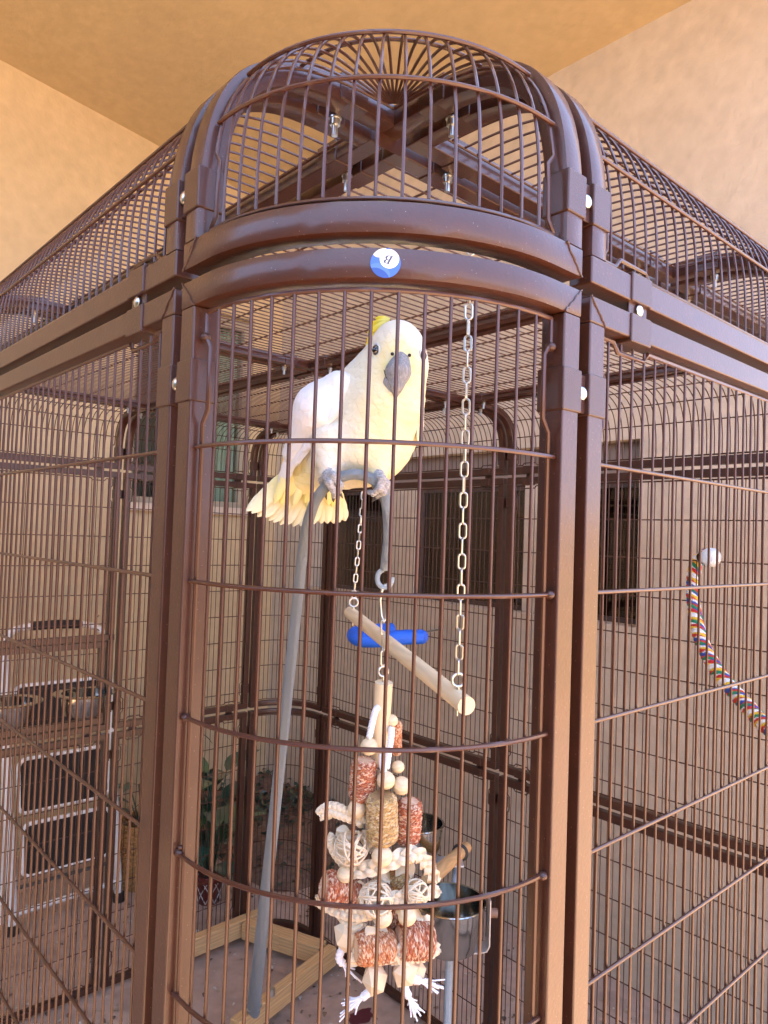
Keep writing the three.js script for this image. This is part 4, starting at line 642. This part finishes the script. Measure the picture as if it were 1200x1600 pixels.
// ------------------------------------------------------------------ bowls and feeding stand
const bowlGeo = (r, h, flange) => { const w = 0.0016, P = [[0.0001, 0], [r * 0.68, 0], [r * 0.80, h * 0.06], [r * 0.92, h * 0.35], [r * 0.985, h * 0.8], [r, h - 0.004]]; P.push([r + flange, h - 0.002], [r + flange + 0.002, h], [r + flange, h + 0.0018], [r - w, h + 0.001], [r * 0.985 - w, h * 0.8], [r * 0.92 - w, h * 0.36], [r * 0.79 - w, h * 0.09], [r * 0.67, w * 1.5], [0.0001, w * 1.5]); const g = new THREE.LatheGeometry(P.map(p => new THREE.Vector2(...p)), 44); return toCreasedNormals(g, 0.6); };
{
  const s = thing('feeding_stand', 'grey pole stand with metal brackets and a short wooden perch beside the toy', 'feeder stand', V3(0, 0, 0));
  const top = at(703, 1464, 1.80), foot = V3(top.x, 0.0, top.z);
  mesh('pole', rod([foot, foot.clone().lerp(top, 0.5), top], 0.0095, 14), M.grit, s);
  const base = new THREE.CylinderGeometry(0.10, 0.11, 0.02, 28); base.translate(foot.x, 0.011, foot.z); mesh('base', base, M.grit, s);
  const back = at(712, 1352, 2.08); mesh('cross_arm', rod([top.clone().add(V3(0, -0.012, 0)), top.clone().lerp(back, 0.5).add(V3(0, -0.012, 0)), back.clone().add(V3(0, -0.012, 0))], 0.0085, 12), M.grit, s);
  const p0 = at(668, 1378, 1.86), p1 = at(728, 1324, 2.16), g = new THREE.CylinderGeometry(0.017, 0.019, p0.distanceTo(p1), 18); { const u = g.attributes.uv; for (let i = 0; i < u.count; i++) u.setXY(i, u.getY(i) * 0.3, u.getX(i) * 0.1); }
  const m = mesh('dowel', g, M.lumber, s); m.position.copy(p0).lerp(p1, 0.5); m.quaternion.setFromUnitVectors(V3(0, 1, 0), p1.clone().sub(p0).normalize());
  const ring = new THREE.TorusGeometry(0.019, 0.006, 8, 20); const rg = mesh('rubber_ring', ring, M.matte(col(0.03, 0.03, 0.03), 0.6), s); rg.position.copy(p0).lerp(p1, 0.83); rg.quaternion.setFromUnitVectors(V3(0, 0, 1), p1.clone().sub(p0).normalize());
  // bracket: plate folded under the near bowl and up its right side
  const bc = at(703, 1432, 1.76), sx = camR.clone().setY(0).normalize(), sz = V3(-sx.z, 0, sx.x);
  const strip2 = (pts, w, t) => sweep(pts, pts.map((p, i) => { const d = pts[Math.min(pts.length - 1, i + 1)].clone().sub(pts[Math.max(0, i - 1)]).normalize(); return d.clone().cross(sz).normalize(); }), [[t, w], [t, -w], [-t, -w], [-t, w]], null, true, 0.4);
  const q = (dx, dy) => bc.clone().addScaledVector(sx, dx).add(V3(0, dy, 0));
  mesh('bracket', strip2([q(-0.02, -0.074), q(0.03, -0.074), q(0.07, -0.074), q(0.088, -0.068), q(0.094, -0.055), q(0.094, 0.0), q(0.094, 0.05)], 0.022, 0.0012), M.alu, s);
  const bt = new THREE.CylinderGeometry(0.011, 0.011, 0.02, 6); bt.rotateZ(PI / 2); bt.applyMatrix4(new THREE.Matrix4().makeRotationY(Math.atan2(-sx.z, sx.x))); const b2 = q(0.104, 0.012); bt.translate(b2.x, b2.y, b2.z); mesh('bolt', bt, M.matte(col(0.22, 0.13, 0.09), 0.6), s);
  const pl = at(690, 1346, 2.06); mesh('bracket', (() => { const g = box(-0.06, 0.06, -0.003, 0.003, -0.03, 0.03, 0.002); g.rotateY(-YAW); g.translate(pl.x, pl.y, pl.z); return g; })(), M.alu, s);
  const b1 = mesh('metal_bowl', bowlGeo(0.0855, 0.112, 0.003), M.steel, scene); b1.position.copy(bc).add(V3(-0.004, -0.0715, 0)); tag(b1, 'deep stainless steel bowl in a bracket, lower and nearer of the pair', 'bowl');
  const c2 = at(650, 1310, 2.08), b3 = mesh('metal_bowl', bowlGeo(0.076, 0.095, 0.003), M.steel, scene); b3.position.copy(c2).add(V3(0, -0.05, 0)); tag(b3, 'stainless steel bowl half hidden behind the corn cob toy', 'bowl');
}
for (const [x, label] of [[0.655, 'shiny feeding bowl in the feeder door, right one in front of the stepladder'], [0.425, 'shiny feeding bowl in the feeder door, left one at the photo edge']]) {
  const b = mesh('feeding_bowl', bowlGeo(0.072, 0.075, 0.024), M.steel, scene); b.position.set(x, 1.005, -2.168); tag(b, label, 'bowl');
}
// ------------------------------------------------------------------ blue perch, rope perch
{
  const P = curve([at(658, 995, 2.30), at(625, 996, 2.28), at(590, 1000, 2.28), at(563, 999, 2.30), at(553, 992, 2.36), at(566, 987, 2.42), at(592, 985, 2.47), at(612, 984, 2.50)], 40);
  const b = thing('foam_perch', 'blue bent foam tube perch behind the wooden swing', 'perch', V3(0, 0, 0));
  mesh('tube', rod(P, 0.0235, 18), new THREE.MeshStandardMaterial({ color: col(0.014, 0.13, 0.70), roughness: 0.6 }), b);
  const e = P[0]; const cp = sphere(0, 0, 0, 0.0232, 16); cp.scale(0.35, 1, 1); cp.rotateY(0.7); cp.translate(e.x, e.y, e.z); mesh('end_cap', cp, new THREE.MeshStandardMaterial({ color: col(0.012, 0.10, 0.58), roughness: 0.5 }), b);
  mesh('hanger', merge([rod([P[6], P[6].clone().lerp(V3(1.571, P[6].y, -1.42), 0.5), V3(1.571, P[6].y, -1.42)], 0.003, 8)]), M.zinc, b);
}
{
  const s = thing('rope_perch', 'multicoloured cotton rope perch curving down from a white cap', 'rope perch', V3(0, 0, 0));
  const c = curve([V3(1.545, 1.612, -0.50), at(1100, 868, 1.93), at(1088, 880, 1.90), at(1083, 912, 1.87), at(1086, 960, 1.82), at(1098, 1006, 1.75), at(1122, 1050, 1.67), at(1160, 1095, 1.58), at(1205, 1140, 1.46), at(1290, 1175, 1.28), V3(1.20, 1.25, -0.01)], 420), f = frames(c);
  const P = [], Cc = [], I = [], m = 42, r = 0.0170, pal = [[0.55, 0.03, 0.03], [0.80, 0.80, 0.78], [0.02, 0.22, 0.10], [0.80, 0.52, 0.04], [0.04, 0.08, 0.34], [0.80, 0.80, 0.78], [0.55, 0.05, 0.03]]; let len = 0;
  for (let i = 0; i < c.length; i++) {
    if (i) len += c[i].distanceTo(c[i - 1]); const t = c[Math.min(c.length - 1, i + 1)].clone().sub(c[Math.max(0, i - 1)]).normalize(), b = t.clone().cross(f[i]);
    for (let j = 0; j <= m; j++) { const v = (j % m) / m, a = v * 2 * PI, h = (v + len / 0.085) * 7, st = ((Math.floor(h) % 7) + 7) % 7, fr = h - Math.floor(h), seg = Math.floor(len / 0.024 + st * 0.37 + fr * 0.5), rad = r * (0.88 + 0.13 * Math.sqrt(Math.sin(PI * fr)) * (0.8 + 0.2 * Math.sin(len / 0.017 * 2 * PI))); const p = c[i].clone().addScaledVector(f[i], rad * Math.cos(a)).addScaledVector(b, rad * Math.sin(a)); P.push(p.x, p.y, p.z); Cc.push(...pal[(st * 3 + seg * 2) % 7]); }
  }
  for (let i = 0; i < c.length - 1; i++) for (let j = 0; j < m; j++) { const a = i * (m + 1) + j; I.push(a, a + 1, a + m + 1, a + 1, a + m + 2, a + m + 1); }
  const g = new THREE.BufferGeometry(); g.setAttribute('position', new THREE.Float32BufferAttribute(P, 3)); g.setAttribute('color', new THREE.Float32BufferAttribute(Cc, 3)); g.setIndex(I); g.computeVertexNormals();
  mesh('rope', g, M.vc(0.95), s);
  const cap = new THREE.LatheGeometry([[0.0001, 0.03], [0.012, 0.029], [0.020, 0.024], [0.0235, 0.012], [0.0235, 0], [0.0001, 0]].map(p => new THREE.Vector2(...p)), 24); cap.rotateZ(PI / 2); cap.translate(1.566, 1.613, -0.487); mesh('end_cap', cap, M.plastic(col(0.72, 0.80, 0.84)), s);
}
// ------------------------------------------------------------------ folding step ladder outside the cage
{
  const s = thing('step_ladder', 'white folded step ladder with black treads behind the feeder bowls', 'ladder', V3(0.88, 0, -2.84)); s.rotation.x = -Math.atan2(0.21, 1.23);
  const wm = M.plastic(col(0.80, 0.78, 0.72)), bm = M.matte(col(0.022, 0.018, 0.016), 0.85), T2 = (P, r) => rod(P, r, 12);
  mesh('leg', T2([V3(-0.216, 0.0, 0), V3(-0.232, 0.5, 0), V3(-0.248, 1.08, 0)], 0.021), wm, s); mesh('leg', T2([V3(0.214, 0.0, 0), V3(0.205, 0.5, 0), V3(0.188, 1.09, 0)], 0.0165), wm, s);
  mesh('rear_leg', T2([V3(-0.235, 0.03, -0.07), V3(-0.235, 0.5, -0.05), V3(-0.235, 0.98, -0.03)], 0.011), wm, s); mesh('rear_leg', T2([V3(0.228, 0.03, -0.07), V3(0.215, 0.5, -0.05), V3(0.195, 0.98, -0.03)], 0.011), wm, s);
  mesh('handle', T2(curve([V3(-0.248, 1.075, 0), V3(-0.246, 1.13, 0), V3(-0.225, 1.19, 0), V3(-0.16, 1.212, 0), V3(-0.03, 1.216, 0), V3(0.09, 1.208, 0), V3(0.155, 1.18, 0), V3(0.186, 1.13, 0), V3(0.188, 1.085, 0)], 40), 0.015), wm, s);
  mesh('grip', T2([V3(-0.145, 1.214, 0), V3(-0.03, 1.216, 0), V3(0.07, 1.211, 0)], 0.0195), bm, s);
  for (const x of [-0.216, 0.214]) mesh('rubber_foot', rod([V3(x, -0.012, 0), V3(x, 0.035, 0)], 0.025, 12), bm, s);
  for (const [u0, u1, v0, v1, tilt] of [[-0.215, 0.155, 0.785, 0.965, 0], [-0.200, 0.165, 0.458, 0.667, 0], [-0.187, 0.164, 0.212, 0.408, 0]]) {
    const t = group('tread', s); t.position.set((u0 + u1) / 2, (v0 + v1) / 2, 0.03); const w = u1 - u0, h = v1 - v0, r = 0.03, P = [];
    for (const [cx, cy, a0] of [[w / 2 - r, h / 2 - r, 0], [-w / 2 + r, h / 2 - r, 90], [-w / 2 + r, -h / 2 + r, 180], [w / 2 - r, -h / 2 + r, 270]]) for (let k = 0; k <= 6; k++) { const a = (a0 + k * 15) * PI / 180; P.push([cx + r * Math.cos(a), cy + r * Math.sin(a)]); }
    const sh = new THREE.Shape(P.map(p => new THREE.Vector2(p[0] * 0.98, p[1] * 0.97))); const g = new THREE.ExtrudeGeometry(sh, { depth: 0.012, bevelEnabled: true, bevelSize: 0.002, bevelThickness: 0.002, bevelSegments: 2 }); g.translate(0, 0, -0.006); mesh('tread_mat', g, bm, t);
    const L = P.map(p => V3(p[0], p[1], 0)); L.push(L[0].clone(), L[1].clone()); mesh('tread_rim', sweep(L, L.map(() => V3(0, 0, 1)), circ(0.0095, 10), null, false, 1.1), wm, t);
    for (let i = -6; i <= 6; i++) { const rib = mesh('tread_rib', box(i * w / 14 - 0.003, i * w / 14 + 0.003, -h / 2 + 0.02, h / 2 - 0.02, 0.0075, 0.0095, 0.0008), bm, t); }
  }
  mesh('bar', T2([V3(-0.212, 0.07, 0), V3(0, 0.076, 0), V3(0.205, 0.082, 0)], 0.0115), wm, s);
  mesh('bar', T2([V3(-0.235, 0.15, -0.065), V3(0, 0.15, -0.065), V3(0.22, 0.15, -0.065)], 0.008), M.matte(col(0.12, 0.11, 0.10)), s);
}
// ------------------------------------------------------------------ plants, basket, soil, litter
const leafGeo = (L, w, curl, fold = 0.25) => { const P = [], UV = [], I = [], n = 10, m = 6; for (let i = 0; i <= n; i++) for (let j = 0; j <= m; j++) { const s = i / n, v = j / m * 2 - 1, wd = w * Math.pow(Math.sin(PI * Math.pow(s, 0.75)), 0.9) + 0.0005; P.push(v * wd, -curl * s * s * L - Math.abs(v) * -fold * wd, s * L); UV.push(v * 0.5 + 0.5, s); } for (let i = 0; i < n; i++) for (let j = 0; j < m; j++) { const q = i * (m + 1) + j; I.push(q, q + m + 1, q + 1, q + 1, q + m + 1, q + m + 2); } const g = new THREE.BufferGeometry(); g.setAttribute('position', new THREE.Float32BufferAttribute(P, 3)); g.setAttribute('uv', new THREE.Float32BufferAttribute(UV, 2)); g.setIndex(I); g.computeVertexNormals(); return g; };
const leafMat = (c, r) => new THREE.MeshPhysicalMaterial({ color: c, roughness: r, clearcoat: 1, clearcoatRoughness: 0.15, side: THREE.DoubleSide });
const aim = (m, p, yaw, pitch) => { m.position.copy(p); m.rotation.set(-pitch, yaw, 0, 'YXZ'); return m; };
{
  const s = thing('potted_plant', 'broad leaved green plant in a red pot outside the rear corner', 'plant', V3(1.40, 0, -2.60));
  const pot = new THREE.LatheGeometry([[0.0001, 0], [0.046, 0], [0.062, 0.10], [0.066, 0.105], [0.066, 0.125], [0.058, 0.125], [0.056, 0.11], [0.0001, 0.11]].map(p => new THREE.Vector2(...p)), 28); mesh('pot', pot, M.plastic(col(0.13, 0.015, 0.012)), s);
  const lat = []; for (let i = 0; i < 8; i++) for (const d of [-1, 1]) { const P = []; for (let k = 0; k <= 8; k++) { const a = i * PI / 4 + d * k / 8 * 0.9, y = 0.008 + 0.09 * k / 8, r = 0.0475 + 0.0148 * k / 8 + 0.002; P.push(V3(r * Math.sin(a), y, r * Math.cos(a))); } lat.push(rod(P, 0.0022, 6)); } mesh('lattice', merge(lat), M.matte(col(0.55, 0.5, 0.45)), s);
  const gl = [leafGeo(0.20, 0.055, 0.35), leafGeo(0.15, 0.044, 0.5), leafGeo(0.22, 0.06, 0.25)], mats = [leafMat(col(0.022, 0.075, 0.045), 0.35), leafMat(col(0.035, 0.11, 0.07), 0.3), leafMat(col(0.05, 0.13, 0.05), 0.4)];
  for (let i = 0; i < 38; i++) { const h = 0.14 + 0.42 * Math.pow(rnd(), 0.8), a = rr(0, 2 * PI), r = rr(0.02, 0.12), p = V3(r * Math.sin(a), h, r * Math.cos(a)); mesh('stem', rod([V3(0.01 * Math.sin(a), 0.10, 0.01 * Math.cos(a)), V3(r * 0.4 * Math.sin(a), h * 0.6, r * 0.4 * Math.cos(a)), p], 0.003, 6), mats[0], s); aim(mesh('leaf', gl[i % 3], mats[i % 3], s), p, a, rr(-0.5, 0.9)); }
}
{
  const s = thing('bamboo_plant', 'thin stemmed plant with narrow drooping leaves against the rear wall', 'plant', V3(1.30, 0, -3.05));
  const g1 = leafGeo(0.13, 0.014, 0.6), g2 = leafGeo(0.10, 0.011, 0.8), mt = [leafMat(col(0.02, 0.07, 0.045), 0.45), leafMat(col(0.03, 0.10, 0.06), 0.45)];
  for (let k = 0; k < 5; k++) {
    const x = rr(-0.22, 0.30), z = rr(-0.25, 0.12), h = rr(0.7, 1.05), lx = rr(-0.14, 0.14), P = curve([V3(x * 0.5, 0, z * 0.5), V3(x * 0.8, h * 0.5, z * 0.8), V3(x + lx, h, z)], 10);
    mesh('stem', rod(P, 0.0035, 6), mt[1], s);
    for (let i = 3; i <= 10; i++) for (let q = 0; q < 2; q++) aim(mesh('leaf', q ? g1 : g2, mt[(i + q) % 2], s), P[i], rr(0, 2 * PI), rr(-0.9, 0.4));
  }
}
{
  const s = thing('wicker_basket', 'tall woven wicker basket beside the ladder', 'basket', V3(1.235, 0, -2.93)), wm = M.matte(col(0.42, 0.22, 0.07), 0.7), L = [];
  for (let j = 0; j < 26; j++) { const y = 0.01 + j * 0.0112, r = 0.085 + 0.022 * j / 25, P = []; for (let i = 0; i <= 72; i++) { const a = 2 * PI * i / 72, q = r + 0.005 * Math.cos(a * 18 + (j % 2) * PI); P.push(V3(q * Math.cos(a), y, q * Math.sin(a))); } L.push(sweep(P, P.map(() => V3(0, 1, 0)), circ(0.0058, 6), null, false, 1.2)); }
  mesh('weave', merge(L), wm, s, 'stuff');
  const K = []; for (let i = 0; i < 18; i++) { const a = 2 * PI * (i + 0.5) / 18; K.push(rod([V3(0.085 * Math.cos(a), 0.0, 0.085 * Math.sin(a)), V3(0.108 * Math.cos(a), 0.30, 0.108 * Math.sin(a))], 0.0045, 6)); } mesh('stake', merge(K), wm, s, 'stuff');
  const g1 = leafGeo(0.14, 0.03, 0.5), mt = leafMat(col(0.02, 0.075, 0.05), 0.4); for (let i = 0; i < 16; i++) { const a = rr(0, 2 * PI), h = rr(0.28, 0.52), p = V3(0.06 * Math.sin(a), h, 0.06 * Math.cos(a)); mesh('stem', rod([V3(0, 0.2, 0), p], 0.003, 6), mt, s); aim(mesh('leaf', g1, mt, s), p, a, rr(-0.4, 0.8)); }
}
{ // soil bed in the house corner
  const n = 60, x0 = 1.62, x1 = 2.30, z0 = -3.55, z1 = -2.40, P = [], UV = [], I = [];
  const hgt = (u, v) => { const e = Math.min(1, 4.5 * u * 0.9) * Math.min(1, (1 - v) * 4); return -0.01 + 0.16 * e * (0.55 + 0.45 * u) * (0.75 + 0.5 * fbm(u * 5, v * 8, 3, 0, 3)) + 0.03 * e * (fbm(u * 22, v * 32, 8, 0, 2) - 0.5); };
  for (let j = 0; j <= n; j++) for (let i = 0; i <= n; i++) { const u = i / n, v = j / n; P.push(x0 + (x1 - x0) * u, hgt(u, v), z0 + (z1 - z0) * v); UV.push(x0 + (x1 - x0) * u, (z1 - z0) * v); }
  for (let j = 0; j < n; j++) for (let i = 0; i < n; i++) { const a = j * (n + 1) + i; I.push(a, a + n + 1, a + 1, a + 1, a + n + 1, a + n + 2); }
  const g = new THREE.BufferGeometry(); g.setAttribute('position', new THREE.Float32BufferAttribute(P, 3)); g.setAttribute('uv', new THREE.Float32BufferAttribute(UV, 2)); g.setIndex(I); g.computeVertexNormals();
  const ts = tex(256, (u, v) => { const a = fbm(u * 24, v * 24, 4, 24, 4, 0.6); return [0.17, 0.105, 0.07].map(c => toS(c * (0.5 + a))); }, 3, true);
  struct(mesh('soil_bed', g, new THREE.MeshStandardMaterial({ map: ts, roughness: 1 }), scene), 'dark brown soil bed in the corner of the house walls');
  const lg = leafGeo(0.035, 0.016, 0.3), list = []; const e = new THREE.Euler();
  for (let i = 0; i < 420; i++) { const u = Math.pow(rnd(), 0.8), v = rnd() < 0.55 ? 0.05 + 0.3 * Math.pow(rnd(), 1.5) + 0.35 * u : rnd(); const c = lg.clone(), m = new THREE.Matrix4().makeRotationFromEuler(e.set(rr(-0.9, 0.4), rr(0, 6.3), rr(-0.5, 0.5))); m.setPosition(x0 + (x1 - x0) * u, hgt(u, clamp(v, 0, 1)) + rr(0.005, 0.05), z0 + (z1 - z0) * clamp(v, 0, 0.96)); c.applyMatrix4(m); list.push(c); }
  const iv = mesh('ground_ivy', merge(list), leafMat(col(0.018, 0.05, 0.03), 0.5), scene, 'stuff'); iv.userData.label = 'dark green ivy trailing over the soil by the house corner'; iv.userData.category = 'ground cover';
}
{ // dry leaves and seed husks on the ground
  const lg = leafGeo(0.018, 0.006, 0.4), cols = [[0.20, 0.13, 0.08], [0.32, 0.24, 0.15], [0.10, 0.07, 0.05], [0.45, 0.40, 0.34]], list = [];
  for (let i = 0; i < 2200; i++) { const c = lg.clone(), s = rr(0.25, 1.2), k = cols[rnd() * 4 | 0]; c.scale(s, s, s); c.rotateX(rr(-0.3, 0.3)); c.rotateY(rr(0, 6.3)); c.translate(rr(0.1, 2.25), 0.004, rr(-3.4, -0.2)); setCol(c, () => k); list.push(c); }
  const l = mesh('leaf_litter', merge(list), M.vc(0.95, { side: THREE.DoubleSide }), scene, 'stuff'); l.userData.label = 'tiny dry leaves and seed husks scattered over the concrete'; l.userData.category = 'litter';
  const g = new THREE.CylinderGeometry(0.05, 0.05, 0.0012, 26); const p = g.attributes.position; for (let i = 0; i < p.count; i++) { const a = Math.atan2(p.getZ(i), p.getX(i)), k = 0.55 + 0.5 * vn(Math.cos(a) * 2.2 + 5, Math.sin(a) * 2.2, 1); p.setX(i, p.getX(i) * k * 1.2); p.setZ(i, p.getZ(i) * k * 0.75); } g.computeVertexNormals();
  const q = CAM.clone().addScaledVector(at(566, 1588, 1).sub(CAM), (1.64 - 0.003) / -(at(566, 1588, 1).y - CAM.y)); g.translate(q.x, 0.0035, q.z); tag(mesh('berry_stain', g, M.matte(col(0.09, 0.012, 0.018), 0.6), scene), 'small dark red stain on the concrete under the toy', 'stain');
}
renderer.render(scene, camera);
